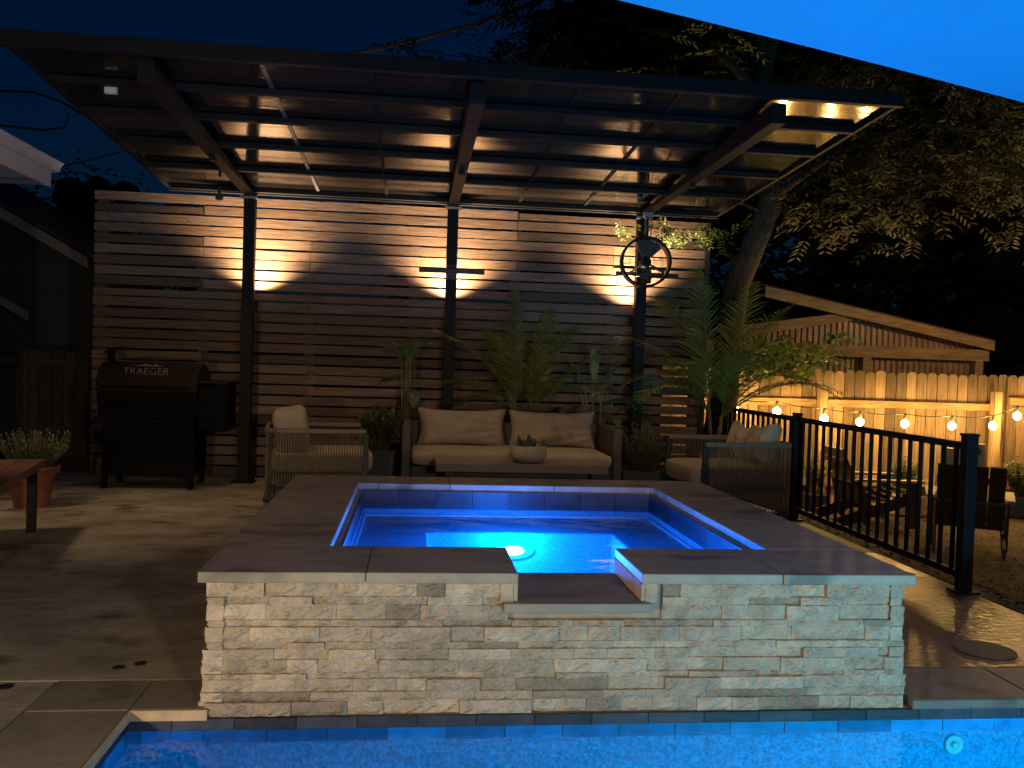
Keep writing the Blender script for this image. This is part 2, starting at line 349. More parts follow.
def pool():
    b = MB()   # basin shell: inner faces
    X0, X1, Y0, Y1, Z = -.22, 3.93, -3.43, .015, -1.35
    def wall(a, c, z0, z1):
        n = 1; b.add([(*a, z0), (*c, z0), (*c, z1), (*a, z1)], [(0, 1, 2, 3)])
    b.box(X0-.1, X1+.1, Y0-.1, Y1+.1, Z-.1, Z)
    b.box(X0-.1, X0, Y0, Y1, Z, -.115); b.box(X1, X1+.1, Y0, Y1, Z, -.115)
    b.box(X0-.1, X1+.1, Y1, Y1+.1, Z, -.115); b.box(X0-.1, X1+.1, Y0-.1, Y0, Z, -.115)
    struct(b.build('pool_basin', 'plaster'))
    t = MB(); rr = random.Random(3)
    def row(a, c, nrm, z0, z1, off):
        a, c = Vector(a), Vector(c); L = (c-a).length; d = (c-a)/L; nrm = Vector(nrm); s = -off
        while s < L:
            s0 = max(0, s)+.0015; s1 = min(L, s+.2)-.0015; s += .2
            if s1-s0 < .01: continue
            p = a+d*s0; q = a+d*s1; k = rr.uniform(-.001, .001)
            t.prism([p+Vector((0, 0, z0)), q+Vector((0, 0, z0)), q+Vector((0, 0, z1)), p+Vector((0, 0, z1))], nrm*((.012 if off < .1 else .003)+k), rr.uniform(.55, 1.5))
    for z0, z1, off in ((-.0695, -.032, .05), (-.1165, -.0715, .15)):
        if off > .1: struct(t.build('pool_tiles', 'tile')); t = MB()
        row((X0, Y1, 0), (X1, Y1, 0), (0, -1, 0), z0, z1, off)
        row((X0, Y0, 0), (X0, Y1-.015, 0), (1, 0, 0), z0, z1, off)
        row((X1, Y0, 0), (X1, Y1-.015, 0), (-1, 0, 0), z0, z1, off)
        row((X0+.015, Y0, 0), (X1-.015, Y0, 0), (0, 1, 0), z0, z1, off)
    struct(t.build('submerged_tiles', 'tile_lit'))
    # grout bed behind the tiles
    g = MB()
    g.box(X0-.09, X1+.09, Y1+.001, Y1+.09, -.114, -.036); g.box(X0-.09, X0-.001, Y0, Y1, -.114, -.036); g.box(X1+.001, X1+.09, Y0, Y1, -.114, -.036); g.box(X0-.09, X1+.09, Y0-.09, Y0-.001, -.114, -.036)
    struct(g.build('pool_grout', 'bowl'))
    c = MB(); rr = random.Random(5)
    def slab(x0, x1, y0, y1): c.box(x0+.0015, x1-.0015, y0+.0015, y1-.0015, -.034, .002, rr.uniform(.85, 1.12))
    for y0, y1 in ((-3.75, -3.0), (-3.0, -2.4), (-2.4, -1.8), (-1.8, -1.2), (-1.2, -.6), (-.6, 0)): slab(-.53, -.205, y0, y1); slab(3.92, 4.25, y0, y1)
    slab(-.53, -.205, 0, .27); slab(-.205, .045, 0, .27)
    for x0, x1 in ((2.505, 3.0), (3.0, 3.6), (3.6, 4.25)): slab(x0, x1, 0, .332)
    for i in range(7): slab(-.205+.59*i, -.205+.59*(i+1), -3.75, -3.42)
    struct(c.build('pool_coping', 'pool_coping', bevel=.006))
    e = MB()  # stone edge strip, warm light included in its colour
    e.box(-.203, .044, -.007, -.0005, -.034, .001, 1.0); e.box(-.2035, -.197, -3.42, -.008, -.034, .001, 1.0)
    struct(e.build('pool_lit_edge_trim', 'edge_stone', bevel=.002))
    # water sheet
    w = MB(); w.add([(X0, Y0, -.068), (X1, Y0, -.068), (X1, Y1, -.068), (X0, Y1, -.068)], [(0, 1, 2, 3)])
    struct(w.build('pool_water', M_POOLW))
    # return fitting
    t2 = thing('pool_return_fitting', 'small round white return fitting set in the wall under the blue pool water', 'pool fitting', (2.675, .012, -.165))
    b = MB(); b.lathe((2.675, .013, -.165), [(.036, 0), (.036, .006), (.03, .010), (.02, .010), (.018, .004)], 20, axis=(0, -1, 0)); b.build('fitting_ring', 'white_plastic', t2, smooth=True)
    b = MB(); b.lathe((2.675, .010, -.165), [(.012, 0), (.012, .012), (.004, .014)], 12, axis=(0, -1, 0)); b.build('eyeball_nozzle', 'white_plastic', t2, smooth=True)
    # assumed underwater pool lamps on the near wall, themselves unseen
    for x, f, lab in ((3.15, 1.0, 'assumed round blue underwater lamp on the near pool wall, right'),):
        pl = thing('unseen_pool_lamp', lab, 'pool lamp', (x, Y0+.01, -.45))
        b = MB(); b.lathe((x, Y0+.005, -.45), [(.13, 0), (.13, .02), (.11, .03), (.10, .028)], 24, axis=(0, 1, 0)); b.build('lamp_ring', 'white_plastic', pl)
        b = MB(); b.lathe((x, Y0+.01, -.45), [(.098, 0), (.098, .02), (.0001, .026)], 24, axis=(0, 1, 0)); b.build('lamp_lens', 'spa_lens', pl)
        lamp('unseen_pool_light', 'AREA', (x, Y0+.06, -.45), P_POOL*f, (.02, .78, 1), pl, .2, (-.05, 1, -.05)).data.spread = R(125)
    fl = thing('unseen_pool_lamp', 'added round blue lamp in the pool floor, lighting the umbrella from below', 'pool lamp', (2.75, -1.5, Z))  # added floor lamp, unseen, to light the canopy from below
    b = MB(); b.lathe((2.75, -1.5, Z), [(.13, 0), (.13, .02), (.11, .03), (.10, .028)], 24); b.build('lamp_ring', 'white_plastic', fl)
    b = MB(); b.lathe((2.75, -1.5, Z+.01), [(.098, 0), (.098, .02), (.0001, .026)], 24); b.build('lamp_lens', 'spa_lens', fl)
    lamp('unseen_pool_light', 'AREA', (2.75, -1.5, Z+.06), 15, (.0, .48, 1), fl, .2, (0, .08, 1)).data.spread = R(80)
pool()

# ================================================================== SPA
spa = thing('raised_spa', 'raised square hot tub clad in pale split stone, glowing blue', 'hot tub', (1.25, 1.2, 0))
def build_spa():
    W_, D_ = 2.5, 2.41
    core = MB()
    i0, i1, j0, j1 = .41, 2.09, .44, 2.07
    e = .055
    n0, n1 = 1.06, 1.49     # notch
    core.box(e, W_-e, e, j0, -.04, .31); core.box(e, n0-.005, e, j0, .31, .418); core.box(n1+.005, W_-e, e, j0, .31, .418)
    core.box(e, W_-e, j1, D_-e, -.04, .418); core.box(e, i0, j0, j1, -.04, .418); core.box(i1, W_-e, j0, j1, -.04, .418)
    core.build('shell_core', 'bowl', spa)
    # split face stone, row by row
    st = MB(); rr = random.Random(21)
    def block(o, u, n, w, h, dep, tone):
        # rough front patch + returns
        o, u, n = Vector(o), Vector(u), Vector(n); z = Vector((0, 0, 1))
        a, c = max(2, int(w/.022)), max(2, int(h/.014)); vs = []; fs = []
        for i in range(a+1):
            for j in range(c+1):
                edge = (i in (0, a)) or (j in (0, c))
                d = dep + (rr.uniform(-.007, .007) if not edge else rr.uniform(-.010, -.004))
                vs.append(o+u*(w*i/a)+z*(h*j/c)+n*d)
        ix = lambda i, j: i*(c+1)+j
        for i in range(a):
            for j in range(c): fs.append((ix(i, j), ix(i+1, j), ix(i+1, j+1), ix(i, j+1)))
        k = len(vs); ring = [ix(i, 0) for i in range(a)]+[ix(a, j) for j in range(c)]+[ix(i, c) for i in range(a, 0, -1)]+[ix(0, j) for j in range(c, 0, -1)]
        for q in ring: vs.append(vs[q]-n*(dep+.03))
        m = len(ring)
        for q in range(m): fs.append((ring[q], k+q, k+(q+1) % m, ring[(q+1) % m]))
        st.add(vs, fs, tone)
    hs = [.046, .030, .042, .020, .046, .036, .024, .050, .022, .052, .028, .052]
    sc = .447/sum(hs)
    hs = [h*sc for h in hs]
    def side(o, u, n, L, top_cut=None):
        z = -.03
        for ri, h in enumerate(hs):
            batter = .022*(1-(z+.03)/.45)
            s = -rr.uniform(.0, .006)-.004*(1 if ri % 2 else 0); end = L+rr.uniform(0, .008)
            while s < end-.004:
                w = rr.choice((.11, .14, .17, .2, .24, .3)) * rr.uniform(.85, 1.15)*(1.25 if h < .03 else 1)
                if end-s-w < .07: w = end-s
                segs = [(s, s+w)]
                if top_cut and z+h > .325:
                    a, c = top_cut; segs = []
                    if s < a: segs.append((s, min(s+w, a)))
                    if s+w > c: segs.append((max(s, c), s+w))
                for q0, q1 in segs:
                    if q1-q0 < .012: continue
                    k = rr.random(); tone = rr.uniform(.86, 1.12) if k < .8 else (rr.uniform(.55, .75) if k < .92 else rr.uniform(1.12, 1.25))
                    block(Vector(o)+Vector(u)*(q0+.0006)+Vector((0, 0, z+.0006)), u, n, q1-q0-.0012, h-.0012, rr.choice((.004, .008, .012, .016, .019))*rr.uniform(.7, 1.2)+batter*1.2, tone)
                s += w
            z += h
    side((.03, .048, 0), (1, 0, 0), (0, -1, 0), W_-.06, (1.0, 1.545))
    side((.045, D_-.03, 0), (0, -1, 0), (-1, 0, 0), D_-.06)
    side((W_-.045, .03, 0), (0, 1, 0), (1, 0, 0), D_-.06)
    side((W_-.03, D_-.045, 0), (-1, 0, 0), (0, 1, 0), W_-.06)
    st.build('stone_veneer', 'stone', spa)
    # coping slabs
    c = MB(); g = .0012
    def slab(x0, x1, y0, y1): c.box(x0+g, x1-g, y0+g, y1-g, .418, .455, rr.uniform(.88, 1.1))
    slab(0, .545, 0, .42); slab(.545, 1.06, 0, .42); slab(1.49, 2.0, 0, .42); slab(2.0, 2.5, 0, .42)
    for y0, y1 in ((.42, 1.05), (1.05, 1.7), (1.7, 2.09)): slab(0, .39, y0, y1); slab(2.11, 2.5, y0, y1)
    for x0, x1 in ((0, .5), (.5, .91), (.91, 1.52), (1.52, 2.1), (2.1, 2.5)): slab(x0, x1, 2.09, 2.41)
    c.build('coping', 'coping', spa, bevel=.005)
    # spillway
    s = MB(); s.box(1.012, 1.525, -.012, .43, .322, .354, .72); s.build('spill_slab', 'coping', spa, bevel=.004)
    for q0, q1, q2, q3 in ((1.045, 1.0595, 1.0, 1.0445), (1.491, 1.506, 1.5065, 1.55)):
        s = MB(); s.box(q0, q1, .012, .43, .356, .417, 1.05); s.build('spillway_cheek', 'stone', spa, bevel=.003)
        s = MB(); s.box(q2, q3, .014, .05, .352, .417, 1.1); s.build('spillway_end_block', 'stone', spa, bevel=.003)
    # waterline tile band inside
    t = MB()
    def row(a, b2, nrm, z0, z1):
        a, b2 = Vector(a), Vector(b2); L = (b2-a).length; d = (b2-a)/L; n = max(1, round(L/.2)); w = L/n
        for i in range(n):
            p = a+d*(i*w+.0015); q = a+d*((i+1)*w-.0015)
            t.prism([p+Vector((0, 0, z0)), q+Vector((0, 0, z0)), q+Vector((0, 0, z1)), p+Vector((0, 0, z1))], Vector(nrm)*.012, rr.uniform(.6, 1.5))
    for z0, z1 in ((.318, .4165),):
        row((i0, j1, 0), (i1, j1, 0), (0, -1, 0), z0, z1); row((i0, j0, 0), (i0, j1-.014, 0), (1, 0, 0), z0, z1); row((i1, j0, 0), (i1, j1-.014, 0), (-1, 0, 0), z0, z1)
        row((i0+.014, j0, 0), (1.04, j0, 0), (0, 1, 0), z0, z1); row((1.51, j0, 0), (i1-.014, j0, 0), (0, 1, 0), z0, z1)
    t.build('waterline_tile', 'tile', spa)
    # basin: walls below the tiles, bench, footwell
    b = MB()
    b.box(i0+.001, i1-.001, j1-.010, j1-.001, .0, .316); b.box(i0+.001, i0+.010, j0, j1-.012, .0, .316); b.box(i1-.010, i1-.001, j0, j1-.012, .0, .316); b.box(i0+.012, i1-.012, j0+.001, j0+.010, .0, .316)
    b.box(i0+.012, i1-.012, j0+.012, j1-.012, -.02, .03)
    b.build('basin', 'spa_plaster', spa)
    b = MB(); bx0, bx1, by = .78, 1.75, 1.60
    b.box(i0+.013, i1-.013, by, j1-.013, .03, .275); b.box(i0+.013, bx0, j0+.013, by, .03, .275); b.box(bx1, i1-.013, j0+.013, by, .03, .275)
    b.build('bench', 'spa_plaster', spa, bevel=.012)
    b = MB()
    b.box(i0+.014, i1-.014, j1-.03, j1-.0125, .276, .288); b.box(i0+.014, i0+.03, j0+.014, j1-.032, .276, .288); b.box(i1-.03, i1-.014, j0+.014, j1-.032, .276, .288)
    b.build('bench_trim', 'trimtile', spa, bevel=.004)
    # lamp in the bench riser
    oval = lambda m: [setattr(m, 'v', [Vector((1.225+(p.x-1.225)*1.5, p.y, .185+(p.z-.185)*.62)) for p in m.v])]
    b = MB(); b.lathe((1.225, by-.001, .185), [(.075, 0), (.075, .012), (.062, .016)], 24, axis=(0, -1, 0)); oval(b); lr = b.build('lamp_ring', 'white_plastic', spa)
    b = MB(); b.lathe((1.225, by-.006, .185), [(.042, 0), (.042, .012), (.0001, .02)], 24, axis=(0, -1, 0)); oval(b); b.build('lamp_lens', 'spa_lens', lr)
    lamp('spa_light', 'AREA', (1.225, by-.05, .19), P_SPA, (.01, .15, 1), spa, .12, (0, -1, .08))
    lamp('spa_glow', 'POINT', (1.225, by-.12, .27), P_SPA*.85, (.0, .17, 1), spa, .05)
    w = MB(); z = .350
    w.add([(i0, j0, z), (i1, j0, z), (i1, j1, z), (i0, j1, z)], [(0, 1, 2, 3)])
    struct(w.build('spa_water', M_SPAW))
build_spa()

# ================================================================== SLAT WALL
def slat_wall():
    t = thing('slat_wall', 'tall cedar privacy wall of horizontal slats behind the seating', 'slat wall', (.63, 5.5, 0))
    rr = random.Random(11); b = MB(); X0, X1 = -2.275, 3.525
    seams = [-1.30, -.32, .66, 1.64, 2.6]
    pitch = .0974; n = 27
    for i in range(n):
        z0 = .02+pitch*i
        cuts = [X0+rr.uniform(-.006, .006)]+[s for k, s in enumerate(seams) if (i*3+k*2+rr.randint(0, 1)) % 3 == 0]+[X1]
        for x0, x1 in zip(cuts, cuts[1:]):
            h = .0805+rr.uniform(-.005, .003); dz = rr.uniform(-.003, .003); dy = rr.uniform(-.004, .004)
            if rr.random() < .12: h -= .014
            tone = rr.choice((.45, .65, .85, 1, 1.1, 1.4))*rr.uniform(.9, 1.1)
            m = max(2, int((x1-x0)/.3)); vs = []; warp = rr.uniform(-.006, .006); ph = rr.uniform(0, 3)
            for k in range(m+1):
                x = x0+.0015+(x1-x0-.003)*k/m; wz = warp*math.sin(math.pi*k/m+ph)*.6
                vs += [(x, 5.50+dy, z0+dz+wz), (x, 5.50+dy, z0+dz+h+wz), (x, 5.52+dy, z0+dz+h+wz), (x, 5.52+dy, z0+dz+wz)]
            fs = [(0, 1, 2, 3)]
            for k in range(m):
                for q in range(4): fs.append((4*k+q, 4*k+4+q, 4*k+4+(q+1) % 4, 4*k+(q+1) % 4))
            fs.append((4*m+3, 4*m+2, 4*m+1, 4*m)); b.add(vs, fs, tone)
    stuffless = b.build('slat_panel', 'slat', t, weld=False)
    for x in (-2.22, -1.30, -.32, .66, 1.64, 2.6, 3.48):
        b = MB(); b.box(x-.045, x+.045, 5.53, 5.62, -.1, 2.62); b.build('post', 'fence_dark', t)
    b = MB(); b.box(3.527, 3.57, 5.485, 5.55, -.05, 2.62); b.build('end_trim', 'dark_frame', t)
slat_wall()

# ================================================================== PERGOLA
PX = (-.83, 1.0, 2.80)
def pergola():
    t = thing('cantilever_pergola', 'black steel cantilever pergola with dark glossy roof panels over the lounge', 'pergola', (1.0, 5.2, 0))
    rz = lambda y: 2.61+.05*(5.2-y)     # underside of the purlins
    YF, YB, XL, XR = 2.05, 5.24, -1.54, 3.53
    for x in PX:
        b = MB(); b.box(x-.05, x+.05, 5.15, 5.25, 0, 2.60); p = b.build('post', 'steel', t, bevel=.004)
        b = MB(); b.box(x-.10, x+.10, 5.10, 5.30, .0, .012)
        for sx in (-.07, .07):
            for sy in (5.13, 5.27): b.lathe((x+sx, sy, .012), [(.012, 0), (.012, .012), (.006, .018)], 8)
        b.build('base_plate', 'steel', p)
        b = MB()
        b.prism([(x-.045, YF+.05, 2.645), (x-.045, 5.30, 2.588), (x-.045, 5.30, rz(5.3)+.0), (x-.045, YF+.05, rz(YF+.05))], (.09, 0, 0)); b.build('main_beam', 'steel', t, bevel=.003)
        b = MB(); b.box(x-.075, x+.075, 5.12, 5.148, 2.560, 2.582)
        b.build('beam_bracket', 'galv', t)
    for y in (2.56, 3.10, 3.73, 4.41, 5.13):
        b = MB(); z = rz(y); b.box(XL+.03, XR-.03, y-.025, y+.025, z+.002, z+.042); b.build('purlin', 'steel', t, bevel=.003)
    def edge(a, c, name, w=.05, h=.085):
        b = MB(); b.bar(a, c, w, h); b.build(name, 'steel', t, bevel=.003)
    edge((XL-.02, YF, rz(YF)+.048), (XR+.02, YF, rz(YF)+.048), 'front_fascia')
    edge((XL-.02, YB, rz(YB)+.05), (XR+.02, YB, rz(YB)+.05), 'rear_fascia')
    edge((XL, YF+.026, rz(YF)+.048), (XL, YB-.026, rz(YB)+.05), 'side_fascia', .03, .06); edge((XR, YF+.026, rz(YF)+.048), (XR, YB-.026, rz(YB)+.05), 'side_fascia', .03, .06)
    xs = [XL, -.83, -.22, .39, 1.0, 1.61, 2.22, 2.80, XR]
    for x0, x1 in zip(xs, xs[1:]):
        b = MB(); m = 22; vs = []; fs = []
        for k in range(m+1):
            y = YF-.02+(YB+.03-YF)*k/m
            for q in (0, 1):
                x = (x0+.004, x1-.004)[q]; vs += [(x, y, rz(y)+.047), (x, y, rz(y)+.053)]
        for k in range(m):
            o = 4*k; fs += [(o, o+4, o+6, o+2), (o+1, o+3, o+7, o+5), (o, o+1, o+5, o+4), (o+2, o+6, o+7, o+3)]
        fs += [(0, 2, 3, 1), (4*m, 4*m+1, 4*m+3, 4*m+2)]
        b.add(vs, fs); b.build('roof_panel', 'panel', t)
    for x in (-.22, .39, 1.61, 2.22):
        b = MB(); b.bar((x, YF+.03, rz(YF)+.0425), (x, YB-.03, rz(YB)+.0425), .026, .008); b.build('panel_joint_strip', 'galv' if x in (-.22,) else 'steel', t)
    # small fittings under the left bay
    b = MB(); b.lathe((-1.18, 2.62, rz(2.62)+.02), [(.03, 0), (.035, .03), (.02, .06)], 12); b.box(-1.215, -1.145, 2.60, 2.625, rz(2.6)-.03, rz(2.6)+.03)
    f = tag(b.build('flood_lamp', 'white_plastic'), 'small pale unlit flood lamp under the left front corner of the pergola', 'lamp')
    b = MB(); b.tube([(-1.06, 5.0, 2.62), (-1.06, 5.0, 2.56)], .012); b.lathe((-1.06, 5.0, 2.51), [(.02, 0), (.035, .01), (.035, .05), (.015, .06)], 14)
    tag(b.build('camera_dome', 'dark_frame', smooth=False), 'small dark camera hanging under the rear left edge of the pergola', 'camera')
pergola()

# post lamps, heaters, fan
names = ('small black lamp behind the left pergola post, shining up the slats', 'small black lamp behind the middle pergola post under the heater bar', 'small black lamp behind the right pergola post under the fan')
for x, lab in zip((PX[0]+.04, PX[1], PX[2]-.05), names):
    zz = 1.66
    t = thing('post_lamp', lab, 'wall lamp', (x, 5.3, zz), 'lamps on the backs of the pergola posts')
    b = MB(); b.lathe((x, 5.305, zz-.09), [(.028, 0), (.032, .01), (.032, .085), (.026, .085), (.026, .08)], 16); b.build('housing', 'steel', t)
    b = MB(); b.box(x-.012, x+.012, 5.252, 5.28, zz-.06, zz-.02); b.build('bracket', 'steel', t)
    b = MB(); b.lathe((x, 5.305, zz-.012), [(.025, 0), (.022, .006), (.0001, .008)], 16); b.build('lens', 'lens', t)
    lamp('post_light', 'SPOT', (x, 5.30, zz+.03), P_SCONCE, (1, .72, .39), t, .02, (0, .16, 1), R(124), 1.0)
for x, lab in zip(PX, ('added small fill lamp under the left pergola beam', 'added small fill lamp under the middle pergola beam', 'added small fill lamp under the right pergola beam')):
    t = thing('fill_downlight', lab, 'lamp', (x, 3.7, 2.60), 'added fill lamps under the pergola beams')  # added fill lamps that brighten the seating and plants
    b = MB(); b.lathe((x, 3.7, 2.575), [(.020, 0), (.022, .002), (.022, .045), (.012, .048)], 14, cap=False); b.build('housing', 'steel', t)
    b = MB(); b.lathe((x, 3.7, 2.612), [(.0001, 0), (.017, .001), (.017, .0025)], 14); b.build('lens', 'lens', t)
    lamp('fill_beam', 'SPOT', (x, 3.7, 2.562), P_FILL, (1, .70, .38), t, .02, (0, .42, -1), R(84), 1.0)
def heater(x, z, lab):
    t = thing('heater_bar', lab, 'heater', (x, 5.1, z), 'heater bars on the pergola posts')
    b = MB(); b.box(x-.30, x+.30, 5.055, 5.085, z-.02, z+.022); b.build('bar', 'dark_frame', t, bevel=.006)
    b = MB(); b.box(x-.045, x+.045, 5.09, 5.148, z-.075, z+.06); b.lathe((x, 5.09, z-.008), [(.05, 0), (.05, .014), (.02, .02)], 14, axis=(0, -1, 0)); b.build('mount', 'dark_frame', t, bevel=.003)
heater(1.0, 1.985, 'narrow black horizontal heater bar across the middle pergola post')
heater(2.83, 2.03, 'narrow black horizontal heater bar partly hidden behind the round fan')
def fan():
    c = Vector((2.77, 4.93, 2.13)); r = .232
    t = thing('drum_fan', 'round black hanging fan with wire guard beside the right pergola post', 'fan', c)
    ax = Vector((-.12, -1, 0)).normalized(); Q = Vector((0, 0, 1)).rotation_difference(ax).to_matrix()
    b = MB(); b.lathe(c, [(r, -.07), (r, .07), (r-.010, .074), (r-.022, .07), (r-.022, -.07), (r-.010, -.074), (r, -.07)], 40, axis=ax, cap=False); b.build('drum', 'steel', t, smooth=False)
    b = MB()
    for rr_ in (.075, .15):
        b.tube([c+Q@Vector((rr_*math.cos(a), rr_*math.sin(a), .06)) for a in [2*math.pi*k/28 for k in range(29)]], .0018, 4, False)
    for k in range(8):
        a = 2*math.pi*k/8; b.tube([c+Q@Vector((.03*math.cos(a), .03*math.sin(a), .062)), c+Q@Vector((.22*math.cos(a), .22*math.sin(a), .055))], .002, 4)
    b.build('wire_guard', 'galv', t)
    b = MB(); b.lathe(c, [(.05, -.06), (.055, .0), (.045, .04), (.015, .05)], 16, axis=ax); b.build('motor_hub', 'steel', t)
    b = MB(); b.prism([c+Q@Vector((q*math.cos(a), q*math.sin(a), -.02)) for q, a in ((.02, 2.2), (.21, 1.95), (.215, 1.5), (.20, .9), (.19, .62), (.02, .5))], Q@Vector((0, 0, .035))); b.build('motor_housing', 'planter', t, bevel=.004)
    for k in range(3):
        a0 = -.55+2*math.pi*k/3; b = MB()
        b.prism([c+Q@Vector((q*math.cos(a), q*math.sin(a), h)) for q, a, h in ((.04, a0-.1, -.03), (.20, a0-.07, -.055), (.20, a0+.07, .0), (.04, a0+.1, .0))], Q@Vector((0, 0, .003))); b.build('blade', 'galv', t)
    b = MB()
    b.tube([c+Vector((.0, .02, r-.005)), c+Vector((.0, .05, .40)), c+Vector((.0, .12, .47))], .009, 8)
    b.tube([c+Vector((.05, .02, r-.01)), c+Vector((.05, .05, .44))], .006, 8); b.box(c.x-.02, c.x+.07, c.y+.03, c.y+.10, 2.56, 2.60); b.build('hanger', 'galv', t)
fan()

# ================================================================== ARMCHAIRS, SOFA, TABLE
def armchair(loc, rot, lab, seed):
    t = thing('armchair', lab, 'armchair', loc, 'rope armchairs by the spa')
    T = xf(loc, rot); L, Wd, H = .76, .70, .585     # front = +X
    l, w = L/2, Wd/2
    def u_path(z, r=.07):
        p = [Vector((l, -w, z))]
        for cx, cy, a0 in ((-l+r, -w+r, -90), (-l+r, w-r, 180)):
            for k in range(6):
                a = R(a0-18*k); p.append(Vector((cx+r*math.cos(a), cy+r*math.sin(a), z)))
        p.append(Vector((l, w, z))); return p
    b = MB(T); pth = u_path(H)
    for a, c in zip(pth, pth[1:]): b.bar(a, c, .036, .036)
    b.build('arm_rail', 'frame', t, bevel=.008)
    b = MB(T); low = u_path(.04)
    for a, c in zip(low, low[1:]): b.bar(a, c, .036, .03)
    b.bar((l, -w, .04), (l, w, .04), .03, .03); b.build('base_rail', 'dark_frame', t, bevel=.004)
    # ropes
    b = MB(T); dist = 0; seg = []
    for a, c in zip(pth, pth[1:]): seg.append((dist, a, c)); dist += (c-a).length
    n = int(dist/.0205)
    for k in range(1, n):
        s = dist*k/n
        for d0, a, c in reversed(seg):
            if s >= d0: q = a+(c-a).normalized()*(s-d0); break
        b.tube([(q.x, q.y, .04), (q.x, q.y, H-.01)], .0050, 6, False)
    b.build('rope_weave', 'rope', t, smooth=True)
    for sx, sy in ((l, -w), (l, w), (-l+.05, -w+.0), (-l+.05, w)):
        b = MB(T); b.box(sx-.02, sx+.02, sy-.019, sy+.019, 0, H-.02 if sx > 0 else .07); b.build('leg', 'dark_frame', t, bevel=.004)
    b = MB(T); b.box(-l+.04, l-.02, -w+.03, w-.03, .20, .25); b.build('seat_deck', 'dark_frame', t)
    b = MB(T); b.ellip((.05, 0, .335), (l+.02, w-.035, .085), (.22, .32), (48, 18), .003, seed); b.build('seat_cushion', 'fabric', t, smooth=True)
    b = MB(T); 
    if seed == 5: b.ellip((-l+.185, .0, .575), (.135, .30, .175), (.32, .38), (40, 20), .006, seed, Matrix.Rotation(R(-10), 3, 'Y'))
    else:
        b.pillow((-l+.15, .10, .57), (.1, 1, .10), (-.3, 0, 1), (1, 0, .3), .44, .36, .20, seed+1, 20, .30); b.pillow((-l+.17, -.20, .565), (.05, 1, -.12), (-.35, 0, 1), (1, 0, .35), .36, .32, .17, seed+4, 20, .30)
    b.build('back_cushion', 'fabric', t, smooth=True)
    return t
armchair((-.095, 4.31, 0), R(7), 'taupe rope armchair with sand cushions, facing right beside the grill', 5)
armchair((3.265, 3.94, 0), R(180+7), 'taupe rope armchair with sand pillow, facing left against the metal fence', 9)

def sofa():
    t = thing('sofa', 'two seat taupe sofa with two large back cushions behind the coffee table', 'sofa', (1.52, 4.6, 0))
    x0, x1, y0, y1 = .60, 2.44, 4.20, 5.0
    for sx in (x0, x1-.075):
        b = MB(); b.box(sx, sx+.075, y0+.02, y1, .10, .635); b.build('arm', 'sofa_frame', t, bevel=.02)
    b = MB(); b.box(x0+.077, x1-.077, y1-.09, y1, .10, .62); b.build('back_panel', 'sofa_frame', t, bevel=.015)
    b = MB(); b.box(x0+.077, x1-.077, y0+.03, y1-.095, .10, .30); b.build('seat_base', 'dark_frame', t, bevel=.01)
    b = MB(); b.ellip(((x0+x1)/2, (y0+y1)/2-.06, .362), ((x1-x0)/2-.082, .38, .065), (.12, .35), (64, 16), .0015, 4); b.build('seat_cushion', 'fabric', t, smooth=True)
    for sx, sd in ((1.12, 31), (1.93, 44)):
        b = MB(); b.pillow((sx, 4.80, .578), (1, 0, 0), (0, .20, 1), (0, -1, .20), .80, .35, .21, sd, 26, .15); b.build('back_cushion', 'fabric2', t, smooth=True)
    for sx in (x0+.05, x1-.05):
        for sy in (y0+.08, y1-.06):
            b = MB(); b.box(sx-.03, sx+.03, sy-.03, sy+.03, 0, .10); b.build('leg', 'dark_frame', t)
sofa()
def table():
    t = thing('coffee_table', 'low rectangular grey topped coffee table in front of the sofa', 'coffee table', (1.53, 3.92, 0))
    b = MB(); 
    for k in range(4): b.box(.87, 2.21, 3.70+.105*k, 3.70+.105*k+.103, .322, .385)
    b.build('table_top', 'table_top', t, bevel=.003)
    for sx in (.95, 2.09):
        b = MB(); b.box(sx, sx+.05, 3.76, 4.07, 0, .32); b.build('leg', 'dark_frame', t)
    b = MB(); b.box(1.0, 2.09, 3.89, 3.94, .26, .31); b.build('stretcher', 'dark_frame', t)
    bowl = thing('planter_bowl', 'round stone bowl of small grey green succulents on the coffee table', 'planter', (1.60, 3.9, .385))
    b = MB(); b.lathe((1.60, 3.9, .3855), [(.085, 0), (.125, .015), (.150, .065), (.143, .135), (.134, .135), (.135, .11)], 32); b.build('bowl', 'bowl', bowl, smooth=True)
    b = MB(); b.lathe((1.60, 3.9, .485), [(.134, 0), (.137, .012), (.0001, .03)], 24); b.build('soil', 'soil', bowl)
    rr = random.Random(2)
    for k in range(11):
        a = rr.uniform(0, 6.28); q = rr.uniform(0, .125); c = Vector((1.60+q*math.cos(a), 3.9+q*math.sin(a), .505)); b = MB(); hh = rr.uniform(.03, .085)
        for ring in range(5):
            for j in range(7):
                g = 2*math.pi*(j/7+ring*.13); el = R(15+ring*16); d = Vector((math.cos(g)*math.cos(el), math.sin(g)*math.cos(el), math.sin(el)))
                b.leaf(c+Vector((0, 0, hh*ring/5)), d, (0, 0, 1), rr.uniform(.03, .052), .018, .003, rr.uniform(.6, 1.5))
        b.build('rosette', 'succulent', bowl)
table()

